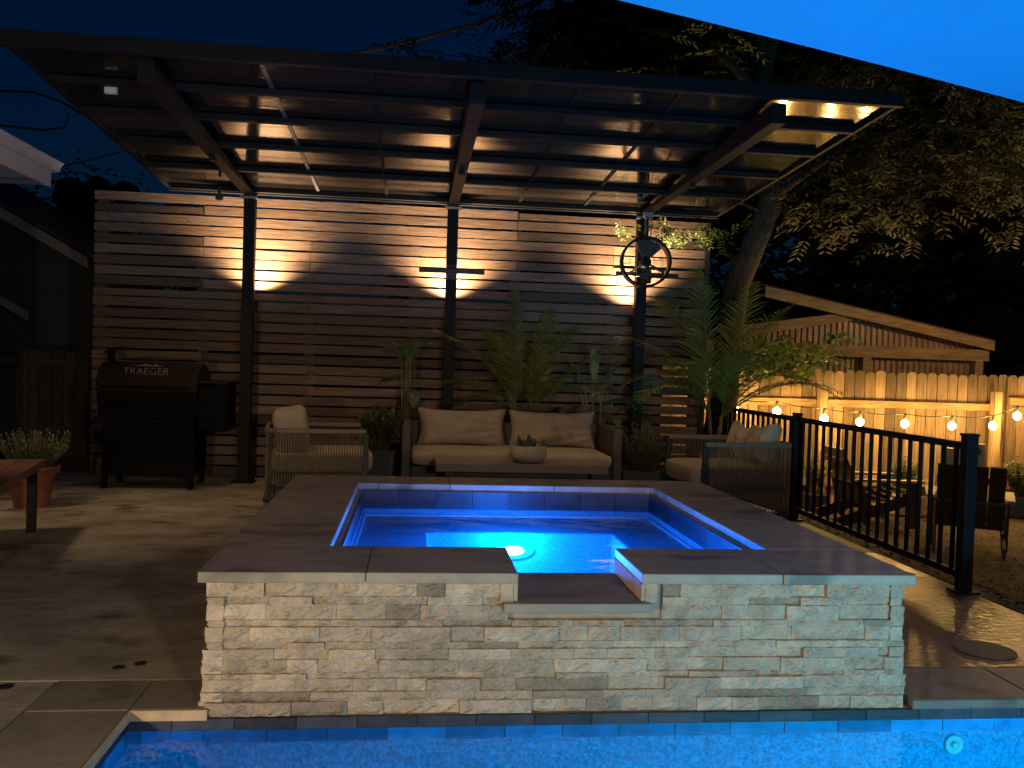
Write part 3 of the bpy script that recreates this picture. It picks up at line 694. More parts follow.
# ================================================================== PLANTS BY THE WALL
def frond(name, parent, base, az, L, e0, e1, n, ll, seed, stem=.15, tw=.0125, m='palm'):
    rr = random.Random(seed); b = MB(); p = Vector(base); N = 26; pts = [p.copy()]; dirs = []
    h = Vector((math.cos(az), math.sin(az), 0))
    for k in range(N):
        e = e0+(e1-e0)*(k/N)**1.3; d = h*math.cos(e)+Vector((0, 0, math.sin(e))); dirs.append(d); p = p+d*L/N; pts.append(p.copy())
    b.tube(pts, [.0065*(1-.8*k/N) for k in range(N+1)], 5, True, 1.1)
    side = Vector((-h.y, h.x, 0)); curl = rr.uniform(-.2, .2)
    for k in range(n):
        t = stem+(1-stem)*(k+.5)/n; i = min(N-1, int(t*N)); q = pts[i]+(pts[i+1]-pts[i])*(t*N-i); d = dirs[i]; nn = side.cross(d)*-1
        prof = math.sin(math.pi*min(1, .18+.80*(t-stem)/(1-stem)))**.7
        for s in (1, -1):
            dd = (side*s*.80+d*.62+Vector((0, 0, 1))*(.30+curl*s+rr.uniform(-.10, .10))).normalized()
            b.strip(q, dd, nn.cross(Vector((0, 0, 0))) if False else d.cross(side), ll*prof*rr.uniform(.85, 1.1), tw, ll*prof*rr.uniform(.15, .4), 3, rr.uniform(.6, 1.35))
    return b.build(name, m, parent)
def pot_box(t, x0, x1, y0, y1, h, m='planter'):
    b = MB(); b.box(x0, x1, y0, y1, 0, h); b.build('pot', m, t, bevel=.008)
    b = MB(); b.box(x0+.02, x1-.02, y0+.02, y1-.02, h, h+.012); b.build('soil', 'soil', t)

def palm(loc, h0, lab, specs, m_seed, stems):
    t = thing('areca_palm', lab, 'palm', loc, 'potted palms by the slat wall')
    pot_box(t, loc[0]-.2, loc[0]+.2, loc[1]-.18, loc[1]+.18, .36)
    for dx, dy, hh in stems:
        b = MB(); b.tube([(loc[0]+dx*.4, loc[1]+dy*.4, .36), (loc[0]+dx*.8, loc[1]+dy*.8, .36+hh*.55), (loc[0]+dx, loc[1]+dy, .36+hh)], [.022, .017, .012], 8); b.build('stem', 'palm_stem', t, smooth=True)
    for i, (si, az, L, e0, e1, ll) in enumerate(specs):
        dx, dy, hh = stems[si]
        frond('frond', t, (loc[0]+dx, loc[1]+dy, .36+hh-.03), R(az), L*h0, R(e0), R(e1), 40, ll*1.12, m_seed+i)
palm((1.68, 5.02, 0), 1.32, 'bushy potted palm standing behind the sofa cushions', [
    (0, 92, .85, 84, 70, .17), (0, 150, .80, 66, -10, .25), (0, 175, .82, 62, 12, .26), (1, 35, .78, 72, 30, .22), (1, 10, .85, 48, 22, .16), (0, 200, .70, 40, -30, .24),
    (1, 330, .62, 50, -40, .24), (0, 250, .55, 75, -10, .26), (1, 280, .5, 65, -30, .26), (0, 120, .75, 75, 20, .22), (1, 60, .85, 76, 45, .2), (0, 160, .55, 25, -50, .22)], 100,
    [(-.06, 0, .42), (.06, -.02, .38)])
palm((3.44, 4.80, 0), 1.16, 'tall potted palm between the right armchair and the metal fence', [
    (0, 120, 1.2, 80, 20, .30), (0, 170, 1.05, 66, -5, .30), (0, 185, .9, 52, -45, .28), (1, 20, 1.2, 74, 25, .34), (1, 350, 1.15, 56, -20, .32), (1, 5, 1.15, 40, -28, .30), (0, 95, 1.25, 84, 55, .30),
    (1, 45, 1.3, 80, 40, .32), (0, 230, .8, 70, -20, .30), (1, 310, .85, 66, -35, .30), (0, 205, .85, 48, -50, .26), (1, 330, 1.0, 50, -40, .28), (0, 140, .95, 58, -10, .28), (1, 275, .8, 78, 0, .3)], 200,
    [(-.05, 0, .42), (.07, .02, .38), (.02, -.06, .28)])

def paddle_plant(loc, lab, specs, poth, group, hb):
    t = thing('paddle_leaf_plant', lab, 'plant', loc, group)
    b = MB(); b.lathe(loc, [(.12, 0), (.155, poth*.9), (.16, poth), (.145, poth), (.14, poth-.03)], 24); b.build('pot', 'planter', t, smooth=True)
    b = MB(); b.lathe((loc[0], loc[1], poth-.04), [(.142, 0), (.142, .01)], 20); b.build('soil', 'soil', t)
    rr = random.Random(int(abs(loc[0])*100))
    for az, reach, top, L, wd, tilt, nod in specs:
        a = R(az); h = Vector((math.cos(a), math.sin(a), 0)); p0 = Vector((loc[0], loc[1], poth-.02))+h*.03
        tip = Vector((loc[0], loc[1], top))+h*reach
        b = MB(); b.tube([p0, (p0+tip)/2+Vector((0, 0, .06)), tip], [.014, .010, .006], 6, tone=1.1); st = b.build('stem', 'palm_stem', t, smooth=True)
        # paddle blade with midrib curve
        b = MB(); e = R(tilt); n = 10; sd = Vector((-h.y, h.x, 0)); vs = []; p = tip.copy(); fs = []
        for k in range(n+1):
            q = k/n; ee = e-R(nod)*q; d = h*math.cos(ee)+Vector((0, 0, math.sin(ee))); nn = sd.cross(d)*-1
            ww = wd/2*math.sin(math.pi*min(1, .06+.94*q))**.75 if q < 1 else .002
            for s in (-1, -.5, 0, .5, 1):
                vs.append(p+sd*ww*s+Vector((0, 0, 1))*(abs(s)**1.5*ww*.35)+nn*(.006*math.sin(9*q+s*3)))
            p = p+d*L/n
        for k in range(n):
            for j in range(4): fs.append((k*5+j, k*5+j+1, k*5+5+j+1, k*5+5+j))
        b.add(vs, fs, rr.uniform(.8, 1.25)); b.build('leaf', 'paddle', t, smooth=True)
paddle_plant((.62, 5.06, 0), 'tall paddle leaved plant in a dark pot left of the sofa',
    [(200, .05, 1.12, .30, .20, 70, 80), (250, .02, 1.18, .30, .20, 62, 90), (330, .03, 1.20, .28, .17, 50, 60), (290, .05, .88, .24, .15, -10, 60), (160, .04, .95, .26, .16, 20, 60), (40, .03, 1.15, .34, .15, 75, 95)], .40, None, .5)
paddle_plant((2.36, 5.05, 0), 'paddle leaved plant in a dark pot right of the sofa',
    [(185, .14, .92, .34, .10, 20, 30), (20, .10, .98, .36, .09, 58, 25), (90, .02, 1.02, .34, .09, 80, 20), (345, .18, .85, .24, .12, 10, 70), (215, .18, .78, .3, .11, 5, 50), (300, .12, .70, .28, .13, 5, 60), (150, .1, 1.0, .3, .08, 60, 30), (330, .08, .80, .3, .12, 30, 70)], .40, None, .5)

def shrub(loc, rad, h, n, L, w, lab, pot, m='shrub', seed=0, name='potted_shrub', cat='shrub', group=None, upright=.5, potm='planter'):
    t = thing(name, lab, cat, loc, group); rr = random.Random(seed); z0 = loc[2]
    if pot:
        ph = pot
        b = MB(); b.box(loc[0]-rad*.8, loc[0]+rad*.8, loc[1]-rad*.7, loc[1]+rad*.7, z0, z0+ph); b.build('pot', potm, t, bevel=.008)
    else: ph = 0
    b = MB(); lf = MB()
    for k in range(n):
        a = rr.uniform(0, 6.283); q = rad*math.sqrt(rr.random()); hh = h*rr.uniform(.45, 1.0)*(1-.35*(q/rad)**2)
        p0 = Vector((loc[0]+q*.35*math.cos(a), loc[1]+q*.35*math.sin(a), z0+ph-.01)); p1 = Vector((loc[0]+q*math.cos(a), loc[1]+q*math.sin(a), z0+ph+hh))
        mid = (p0+p1)/2+Vector((rr.uniform(-.02, .02), rr.uniform(-.02, .02), .03)); b.tube([p0, mid, p1], [.004, .003, .0015], 4)
        m_ = max(5, int(hh/.022))
        for j in range(m_):
            s = .25+.75*j/m_; p = (p0*(1-s)+p1*s)+(mid-(p0+p1)/2)*(4*s*(1-s)); g = j*2.4+rr.uniform(-.3, .3); el = rr.uniform(-.2, .9)*upright*2
            d = Vector((math.cos(g)*math.cos(el), math.sin(g)*math.cos(el), math.sin(el)+.1)); lf.leaf(p, d, (0, 0, 1), L*rr.uniform(.6, 1.2), w*rr.uniform(.7, 1.2), .003, rr.uniform(.5, 1.5))
    b.build('stem', 'palm_stem', t); lf.build('foliage', m, t)
    return t
shrub((.40, 4.84, 0), .21, .42, 90, .06, .032, 'leafy green shrub in a dark planter beside the left armchair', .36, seed=4)
shrub((2.74, 4.62, 0), .30, .46, 130, .055, .012, 'feathery green shrub in a dark planter beside the sofa right arm', .26, seed=6, m='sage')
# small grey kettle shaped pot behind the sofa arm
# terracotta pot
def terracotta():
    t = thing('terracotta_pot_plant', 'terracotta pot of grey green sage beside the wooden bench', 'potted plant', (-2.08, 3.80, 0)); c = (-2.08, 3.80, 0)
    b = MB(); b.lathe(c, [(.115, 0), (.155, .24), (.16, .245), (.185, .25), (.19, .285), (.182, .30), (.168, .30), (.160, .27)], 36); b.build('pot', 'terracotta', t, smooth=False)
    b = MB(); b.lathe((c[0], c[1], .262), [(.163, 0), (.163, .008)], 24); b.build('soil', 'soil', t)
    rr = random.Random(8); b = MB(); lf = MB()
    for k in range(95):
        a = rr.uniform(0, 6.28); q = .23*math.sqrt(rr.random()); hh = rr.uniform(.14, .30)
        p0 = Vector((c[0]+q*.5*math.cos(a), c[1]+q*.5*math.sin(a), .27)); p1 = p0+Vector((q*.55*math.cos(a)+.02, q*.55*math.sin(a), hh))
        b.tube([p0, p1], [.004, .002], 4)
        for j in range(15):
            s = .15+.85*j/15; g = j*2.4; p = p0*(1-s)+p1*s; lf.leaf(p, (math.cos(g)*.7, math.sin(g)*.7, .75), (0, 0, 1), .042*(1.2-.5*s), .011, .002, rr.uniform(.5, 1.4))
    b.build('stem', 'palm_stem', t); lf.build('foliage', 'sage', t)
terracotta()
def bench():
    T = xf((-1.66, 2.98, 0), R(12)); t = thing('wooden_bench', 'low wooden bench with dark legs at the left edge of the deck', 'bench', (-1.95, 2.6, 0))
    b = MB(T)
    for k in range(3): b.box(-.40+.134*k, -.40+.134*k+.131, -1.3, 0, .405, .45)
    b.build('seat', 'bench', t, bevel=.004)
    for y in (-.12, -1.15):
        b = MB(T); b.box(-.36, -.30, y-.03, y+.03, 0, .40); b.box(-.08, -.03, y-.03, y+.03, 0, .40); b.box(-.36, -.03, y-.025, y+.025, .35, .402); b.build('leg', 'steel', t)
bench()

# ================================================================== GRILL
def grill():
    t = thing('pellet_grill', 'dark barrel pellet grill with side hopper in front of the slat wall', 'grill', (-1.5, 4.9, 0))
    x0, x1, y0, y1 = -1.95, -1.13, 4.66, 5.16; yc = (y0+y1)/2
    b = MB(); pr = []
    for k in range(17):
        a = math.pi*k/16; pr.append((x0, yc-.25*math.cos(a)*1.0, .82+.25*math.sin(a)**.8))
    b.prism(pr, (x1-x0, 0, 0)); lid = b.build('barrel_lid', 'grill', t, bevel=.01)
    b = MB(); b.prism([(x0+.01, yc-.245, .815), (x0+.01, yc-.2, .60), (x0+.01, yc+.2, .60), (x0+.01, yc+.245, .815)], (x1-x0-.02, 0, 0)); b.build('barrel_body', 'grill_black', t)
    b = MB(); b.tube([(x0+.06, yc-.30, .86), (x1-.06, yc-.30, .86)], .012, 10)
    for x in (x0+.08, x1-.08): b.tube([(x, yc-.30, .86), (x, yc-.24, .86)], .009, 8)
    b.build('handle', 'grill_black', lid)
    b = MB(); b.box(x1+.005, x1+.235, y0+.03, y1-.05, .50, .90); h = b.build('hopper', 'grill_black', t, bevel=.008)
    b = MB(); b.box(x1+.002, x1+.24, y0+.02, y1-.04, .903, .925); b.build('hopper_lid', 'grill', h, bevel=.006)
    b = MB(); b.tube([(x0+.02, yc+.12, .86), (x0+.0, yc+.12, 1.14)], .032, 14); b.lathe((x0, yc+.12, 1.14), [(.05, 0), (.055, .012), (.02, .03)], 14); b.build('chimney', 'grill_black', t)
    b = MB(); b.box(x0+.05, x1-.02, y0+.03, y1-.03, .12, .58); b.build('cabinet', 'grill_black', t, bevel=.006)
    b = MB(); b.box(x0+.02, x1, y0-.12, y0-.01, .58, .598); b.build('front_shelf', 'grill_black', t)
    for x in (x0+.07, x1-.05):
        for y in (y0+.05, y1-.05):
            b = MB(); b.box(x-.02, x+.02, y-.02, y+.02, .05, .12); b.tube([(x-.015, y, .04), (x+.015, y, .04)], .04, 12); b.build('caster', 'grill_black', t)
    # raised lettering on the lid
    cu = bpy.data.curves.new('badge_text', 'FONT'); cu.body = 'TRAEGER'; cu.size = .085; cu.extrude = .002; cu.align_x = 'CENTER'; cu.space_character = 1.05
    tmp = bpy.data.objects.new('tmp', cu); COL.objects.link(tmp); bpy.context.view_layer.update()
    me = bpy.data.meshes.new_from_object(tmp.evaluated_get(bpy.context.evaluated_depsgraph_get())); bpy.data.objects.remove(tmp)
    me.materials.clear(); me.materials.append(MT['badge'])
    a = math.pi*.20; py = yc-.25*math.cos(a)-.004; pz = .82+.25*math.sin(a)**.8
    tl = R(68)
    Mx = Matrix.Translation((-1.56, py-.004, pz-.015)) @ Matrix.Rotation(tl, 4, 'X')
    me.transform(Matrix.Translation(-Vector((-1.5, 4.9, 0))) @ Mx)
    o = bpy.data.objects.new('badge_lettering', me); COL.objects.link(o); o.parent = lid
    b = MB(Mx)
    b.prism([(-.13, .075, 0), (-.05, .082, 0), (-.015, .098, 0), (.01, .088, 0), (.05, .082, 0), (.075, .102, 0), (.095, .084, 0), (.14, .076, 0), (.08, .074, 0), (-.04, .073, 0)], (0, 0, .003)); b.build('badge_emblem', 'badge', lid)
grill()

# ================================================================== METAL FENCE, MULCH, RIGHT SIDE
def metal_fence():
    X = 3.69; t = thing('metal_fence', 'low black metal picket fence along the edge of the right deck', 'fence', (X, 3.4, 0))
    posts = (1.484, 3.62, 5.30); zt = .80
    for k, y in enumerate(posts):
        b = MB(); s = .028 if k else .032; b.box(X-s, X+s, y-s, y+s, 0, .83 if k else .85); p = b.build('post', 'steel', t, bevel=.003)
        b = MB(); z = .83 if k else .85; b.box(X-s-.004, X+s+.004, y-s-.004, y+s+.004, z, z+.015); b.build('post_cap', 'steel', p, bevel=.003)
        b = MB(); b.box(X-.06, X+.06, y-.06, y+.06, 0, .012); b.build('base_plate', 'steel', p)
    for y0, y1 in zip(posts, posts[1:]):
        for z in (.795, .09):
            b = MB(); b.box(X-.018, X+.018, y0+.03, y1-.03, z-.018, z+.018); b.build('rail', 'steel', t, bevel=.002)
        n = round((y1-y0)/.113)
        for k in range(1, n):
            y = y0+(y1-y0)*k/n; b = MB(); b.box(X-.0095, X+.0095, y-.0095, y+.0095, .108, .777); b.build('picket', 'steel', t)
metal_fence()

def mulch():
    b = MB(); rr = random.Random(17); nx, ny = 60, 50; vs = []; fs = []
    for j in range(ny+1):
        for i in range(nx+1):
            x = 3.76+(10.5-3.76)*(i/nx)**1.3; y = (1.10-.55*max(0,(x-3.76))/1.5 if x<4.6 else .8)*(1-j/ny)+7.42*(j/ny) if False else .43+(7.42-.43)*(j/ny)
            vs.append((x, y, gz(x, y)-.02+rr.uniform(0, .016)))
    for j in range(ny):
        for i in range(nx): a = j*(nx+1)+i; fs.append((a, a+1, a+nx+2, a+nx+1))
    b.add(vs, fs, .9); struct(b.build('mulch_bed', 'mulch', smooth=False))
    c = MB()
    for k in range(6500):
        x = 3.78+abs(rr.gauss(0, 1.6)); y = rr.uniform(.5, 7.2)
        if x > 9: continue
        p = Vector((x, y, gz(x, y)+rr.uniform(-.008, .012))); q = [Vector((rr.uniform(-1, 1), rr.uniform(-1, 1), rr.uniform(-.4, .6)))*rr.uniform(.008, .024) for _ in range(4)]
        c.add([p+v for v in q], [(0, 1, 2), (0, 2, 3), (0, 3, 1), (1, 3, 2)], rr.uniform(.4, 1.8))
    stuff(c.build('mulch_chips', 'mulch'))
mulch()

def board_fence(name, lab, x0, x1, Y, top, posts, seed, railz=(.79, -.2), m='fence', mirror=1):
    t = thing(name, lab, 'fence', ((x0+x1)/2, Y, -.5)); rr = random.Random(seed)
    x = x0; b = MB()
    while x < x1:
        w = .138+rr.uniform(-.003, .003); zt = top+rr.uniform(-.012, .012); z0 = -.5; c = .03; y = Y+rr.uniform(0, .006)
        w2 = w-.010
        b.prism([(x, y, z0), (x+w2, y, z0), (x+w2, y, zt-c), (x+w2-c, y, zt), (x+c, y, zt), (x, y, zt-c)], (0, .018, 0), rr.uniform(.45, 1.25)); x += w
    b.build('board_panel', m, t)
    for z in railz:
        b = MB(); b.box(x0, x1, Y-.045, Y-.002, z-.045, z+.045, .95); b.build('rail', 'shed_beam' if m == 'fence' else m, t, bevel=.004)
    for px in posts:
        b = MB(); b.box(px-.05, px+.05, Y-.15, Y-.048, -.55, 1.0 if m == 'fence' else top-.1, 1.1); b.build('post', m, t, bevel=.006)
board_fence('board_fence', 'weathered dog ear wooden fence lit by string lights behind the garden chairs', 3.7, 8.15, 7.45, 1.2, (5.72, 8.03), 3)
board_fence('board_fence', 'wooden fence section in the far right corner, beyond the last tall post', 8.22, 11.5, 7.40, 1.2, (10.2,), 6, (.88, -.2))
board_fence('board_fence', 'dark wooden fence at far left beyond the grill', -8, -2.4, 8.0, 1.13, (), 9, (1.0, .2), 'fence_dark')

# string lights
def string_lights():
    bulbs = [(4.64, .69), (5.18, .675), (5.80, .60), (6.274, .573), (6.875, .562), (7.511, .552), (8.071, .566), (8.40, .70)]
    bulbs = [(.686+(x-.686)*.970, 1.173+(z-1.173)*.970) for x, z in bulbs]
    t = thing('string_lights', 'string of warm glowing bulbs hung along the wooden fence rail', 'string lights', (6.4, 7.14, .7))
    Y = 7.14; b = MB(); pts = []
    tops = [(3.9, .80)]+[(x, z+.115) for x, z in bulbs]+[(9.2, .84)]
    for (xa, za), (xb, zb) in zip(tops, tops[1:]):
        for k in range(6): s = k/6; pts.append((xa+(xb-xa)*s, Y, za+(zb-za)*s-.10*(xb-xa)*s*(1-s)*1.6))
    pts.append((9.2, Y, .84)); b.tube(pts, .006, 5); b.build('cord', 'cord', t)
    for x, z in bulbs:
        b = MB(); b.lathe((x, Y, z+.04), [(.012, 0), (.018, .01), (.018, .06), (.008, .07)], 12); s = b.build('socket', 'cord', t)
        b = MB(); b.lathe((x, Y, z-.04), [(.0001, -.024), (.028, -.012), (.047, .022), (.042, .052), (.016, .078)], 14); b.build('bulb', 'bulb', s, smooth=True)
        lamp('bulb_light', 'POINT', (x, Y-.05, z), P_BULB, (1, .58, .16), t, .03)
string_lights()

def shed():
    t = thing('shed', 'wooden framed shed with corrugated walls and low gable behind the fence', 'shed', (7, 9, -.5)); Y = 8.6
    ridge, eave = (5.50, 2.23), (8.78, 1.625)
    b = MB(); b.prism([(ridge[0]-.1, Y-.12, ridge[1]-.06), (eave[0], Y-.12, eave[1]-.075), (eave[0], Y-.12, eave[1]+.055), (ridge[0]-.1, Y-.12, ridge[1]+.09)], (0, .08, 0)); b.build('barge_board', 'shed_beam', t)
    b = MB(); b.prism([(5.0, Y-.03, 1.60), (6.7, Y-.03, 1.90), (6.7, Y-.03, 2.02), (5.0, Y-.03, 1.76)], (0, .06, 0)); b.build('brace_beam', 'shed_beam', t)
    b = MB(); b.box(4.6, 8.76, Y-.035, Y+.03, 1.40, 1.56); b.build('tie_beam', 'shed_beam', t)
    def corr(x0, x1, zf0, zf1, y, name, pitch=.085, amp=.014):
        b = MB(); n = int((x1-x0)/pitch*4); vs = []; fs = []
        for k in range(n+1):
            x = x0+(x1-x0)*k/n; yy = y+(amp if (k % 4) in (1, 2) else -amp); vs += [(x, yy, zf0(x)), (x, yy, zf1(x))]
        fs = [(2*k, 2*k+2, 2*k+3, 2*k+1) for k in range(n)]; b.add(vs, fs); o = b.build(name, 'shed_metal', t)
        sm = o.modifiers.new('sheet', 'SOLIDIFY'); sm.thickness = .002
    sl = (eave[1]-ridge[1])/(eave[0]-ridge[0])
    corr(5.2, 8.6, lambda x: 1.5, lambda x: min(1.62+.175*(x-4.9), ridge[1]+sl*(x-ridge[0])-.02), Y+.08, 'gable_sheet')
    corr(4.6, 8.62, lambda x: -.5, lambda x: 1.45, Y+.10, 'wall_sheet')
    for x in (6.95, 8.62): 
        b = MB(); b.box(x-.06, x+.06, Y-.03, Y+.06, -.5, 1.40); b.build('post', 'shed_beam', t)
    b = MB(); b.prism([(ridge[0]-.12, Y-.10, ridge[1]+.095), (eave[0]+.03, Y-.10, eave[1]+.06), (eave[0]+.03, Y-.10, eave[1]+.075), (ridge[0]-.12, Y-.10, ridge[1]+.115)], (0, 3.2, 0)); b.build('roof', 'shingle', t)
    b = MB(); b.box(4.6, 8.6, Y+2.7, Y+2.75, -.5, 1.6); b.box(8.58, 8.63, Y+.14, Y+2.7, -.5, 1.6); b.build('rear_wall', 'shed_metal', t)
shed()

def adirondack(loc, rot, lab):
    t = thing('adirondack_chair', lab, 'garden chair', loc, 'dark adirondack chairs on the mulch')
    T = xf(loc, rot)      # faces +X
    w = .29
    for s in (-1, 1):
        b = MB(T); b.prism([(.38, s*w-.014, .36), (.30, s*w-.014, .38), (-.50, s*w-.014, .10), (-.50, s*w-.014, .0), (-.42, s*w-.014, 0), (.38, s*w-.014, .28)], (0, .028, 0)); b.build('side_rail', 'adiron', t)
        b = MB(T); b.box(.27, .36, s*(w+.035)-.016, s*(w+.035)+.016, 0, .50); b.build('front_leg', 'adiron', t, bevel=.004)
        b = MB(T); b.prism([(-.22, s*(w+.03)-.013, .03), (-.14, s*(w+.03)-.013, .0), (-.25, s*(w+.03)-.013, .50), (-.33, s*(w+.03)-.013, .50)], (0, .026, 0)); b.build('rear_leg', 'adiron', t)
        b = MB(T); b.prism([(.40, s*(w+.05)-.065, .502), (.40, s*(w+.05)+.065, .502), (-.34, s*(w+.05)+.035, .502), (-.34, s*(w+.05)-.035, .502)], (0, 0, .026)); b.build('arm', 'adiron_arm', t, bevel=.003)
    b = MB(T)
    for k in range(6):
        x = .35-.095*k; z = .385-.029*k*1.05; b.bar((x, -w-.01, z), (x, w+.01, z), .085, .022, (.33, 0, 1))
    b.build('seat', 'adiron', t)
    b = MB(T)
    for k in range(4):
        y = -.2175+.145*k; hh = .92
        b.bar((-.17, y, .22), (-.47, y, .84), .138, .022, (1, 0, .45))
    b.bar((-.22, -w, .34), (-.22, w, .34), .07, .025, (1, 0, .45)); b.bar((-.43, -w, .70), (-.43, w, .70), .06, .025, (1, 0, .45)); b.bar((-.345, -w-.04, .49), (-.345, w+.04, .49), .05, .025, (0, 0, 1))
    b.build('backrest', 'adiron', t)
adirondack((5.82, 6.30, -.5), R(-4), 'dark adirondack chair seen side on through the metal fence pickets')
adirondack((6.14, 5.04, -.5), R(57), 'dark adirondack chair seen from behind, right of the fence end post')

shrub((6.60, 6.95, -.5), .24, .52, 90, .05, .022, 'bushy herb in a pale clay planter between the two garden chairs', .22, 'shrub', 12, 'planter_herb', 'potted plant', None, .5, 'bowl')
shrub((8.05, 6.9, -.5), .26, .52, 80, .055, .03, 'leafy shrub in a dark pot at the far right by the last fence post', .24, 'shrub', 13, 'potted_shrub', 'shrub')
shrub((5.55, 7.1, -.5), .16, .62, 50, .05, .022, 'slender leafy plant in a dark pot behind the left garden chair', .2, 'shrub', 15, 'potted_shrub', 'shrub')
def firebox():
    t = thing('fire_box', 'grey metal fire box with star cut out behind the right garden chair', 'fire box', (7.27, 6.95, -.5))
    b = MB(); b.box(7.02, 7.10, 6.9, 7.0, -.5, .36); b.box(7.10, 7.42, 6.93, 6.97, -.5, .30); b.build('body', 'steelgrey', t, bevel=.004)
    b = MB(); b.box(7.42, 7.60, 6.9, 7.0, -.5, .36); b.build('star_panel', 'steelgrey', t, bevel=.004)
    b = MB(); pts = []
    for k in range(10): a = math.pi/2+math.pi*k/5; q = .06 if k % 2 == 0 else .025; pts.append((7.51+q*math.cos(a), 6.898, .27+q*math.sin(a)))
    b.prism(pts, (0, -.004, 0)); b.build('star', 'cord', t)
firebox()
# lids and drains
def lid(x, y, r, lab, name, m, ring):
    b = MB(); b.lathe((x, y, .0), [(r, 0), (r, .003), (r-.006, .003), (r-.008, .001), (r-.011, .003), (.0001, .004)], 32)
    tag(b.build(name, m), lab, 'lid' if r > .08 else 'drain', None)
lid(3.16, .545, .125, 'round skimmer lid set in the brown deck at right', 'skimmer_lid', 'lid', 1)
lid(-.365, .40, .022, 'small dark drain cap on the deck left of the spa, left of the pair', 'drain_cap', 'cord', 0)
lid(-.30, .44, .022, 'small dark drain cap on the deck closest to the spa corner', 'drain_cap', 'cord', 0)
lid(-.68, .218, .026, 'small dark drain cap at the left edge of the photo', 'drain_cap', 'cord', 0)

# ================================================================== UMBRELLA
def umbrella():
    A = Vector((1.225, -.487, 2.2)); e = Vector((.940, .341, 0)); n = Vector((.341, -.940, 0)); L = 2.8
    p0 = A-e*.35; t = thing('patio_umbrella', 'large blue square cantilever umbrella overhead at upper right', 'umbrella', (4.75, -.75, 0))
    c = p0+e*L/2+n*L/2; corners = [p0, p0+e*L, p0+e*L+n*L, p0+n*L]; apex = c+Vector((0, 0, .55))
    b = MB(); N = 10; vs = []; fs = []
    for q in range(4):
        a, d = corners[q], corners[(q+1) % 4]; base = len(vs)
        for i in range(N+1):
            s = i/N
            for j in range(N+1):
                u = j/N; edge = a+(d-a)*u; ctr = (edge-c).normalized()
                p = apex*(1-s)+edge*s; sag = .05*math.sin(math.pi*u)*s
                p = p-ctr*sag*.35-Vector((0, 0, 1))*(.10*s*s-.10*s)*-1*.4
                vs.append(p); 
        for i in range(N):
            for j in range(N): k = base+i*(N+1)+j; fs.append((k, k+1, k+N+2, k+N+1))
    b.add(vs, fs); o = b.build('canopy', 'canopy', t, weld=True, smooth=False)
    sm = o.modifiers.new('cloth', 'SOLIDIFY'); sm.thickness = .003
    for q in corners:
        b = MB(); b.tube([apex-Vector((0, 0, .04)), q+(apex-q)*.02-Vector((0, 0, .02))], .011, 8); b.build('rib', 'steel', t)
    m = Vector((4.75, -.75, 0)); b = MB(); b.tube([m, m+Vector((0, 0, 2.95))], .04, 14); b.build('mast', 'steel', t)
    b = MB(); b.tube([m+Vector((0, 0, 2.9)), apex+Vector((0, 0, .12))], .03, 12); b.tube([apex+Vector((0, 0, .14)), apex-Vector((0, 0, .05))], .03, 12); b.build('arm', 'steel', t)
    b = MB(); b.box(m.x-.4, m.x+.4, m.y-.3, m.y+.3, 0, .08); b.build('base', 'bowl', t, bevel=.01)
umbrella()

# ================================================================== HOUSES
def left_house():
    t = thing('house', 'house with white fascia and gutter at the left edge of the photo', 'house', (-4.5, 1.5, 0))
    xe, ye = -2.58, 5.29; zb, zt = 2.60, 2.80
    b = MB(); b.box(xe-.03, xe, -5, ye, zb, zt-.045); b.build('fascia', 'fascia', t)
    b = MB(); b.prism([(xe+.002, 0, zt-.075), (xe+.07, 0, zt-.07), (xe+.10, 0, zt-.0), (xe+.09, 0, zt+.01), (xe+.002, 0, zt-.0)], (0, ye-.01, 0)); b.tube([(xe+.10, 0, zt+.003), (xe+.10, ye-.01, zt+.003)], .012, 6); b.build('gutter', 'fascia', t)
    b = MB(); b.box(-3.02, xe-.03, -5, ye-.002, zb+.01, zb+.03); b.build('soffit', 'soffit', t)
    b = MB(); b.prism([(xe+.03, -5, zt), (xe+.03, -5, zt+.03), (-5.5, -5, zt+1.55), (-5.5, -5, zt+1.5)], (0, ye+5.02, 0)); b.build('roof', 'shingle', t)
    b = MB(); b.box(-6, -3.02, -5, ye-.35, 0, zb+.05); b.build('wall', 'siding', t)
    b = MB(); b.prism([(-3.02, ye-.3, zb), (xe-.03, ye-.3, zb+.0), (xe-.03, ye-.3, zb+.15), (-5.5, ye-.3, zt+1.45), (-5.5, ye-.3, zb)], (0, .03, 0)); b.build('gable_wall', 'siding', t)
    # assumed lamp on that house, unseen, added to light the deck
    lt = thing('assumed_eave_lamp', 'assumed warm lamp under the house eave at left, lighting the deck', 'lamp', (-2.75, 2.7, 2.55))
    b = MB(); b.lathe((-2.75, 2.7, 2.50), [(.05, 0), (.06, .04), (.06, .10)], 16); b.build('housing', 'white_plastic', lt)
    b = MB(); b.lathe((-2.75, 2.7, 2.488), [(.0001, 0), (.048, .004), (.048, .012)], 16); b.build('lens', 'added_lamp_lens', lt)
    lamp('assumed_eave_light', 'SPOT', (-2.75, 2.7, 2.46), P_ASSUMED_EAVE, (1, .70, .40), lt, .16, (1.15, .62, -2.5), R(62), .8)
left_house()
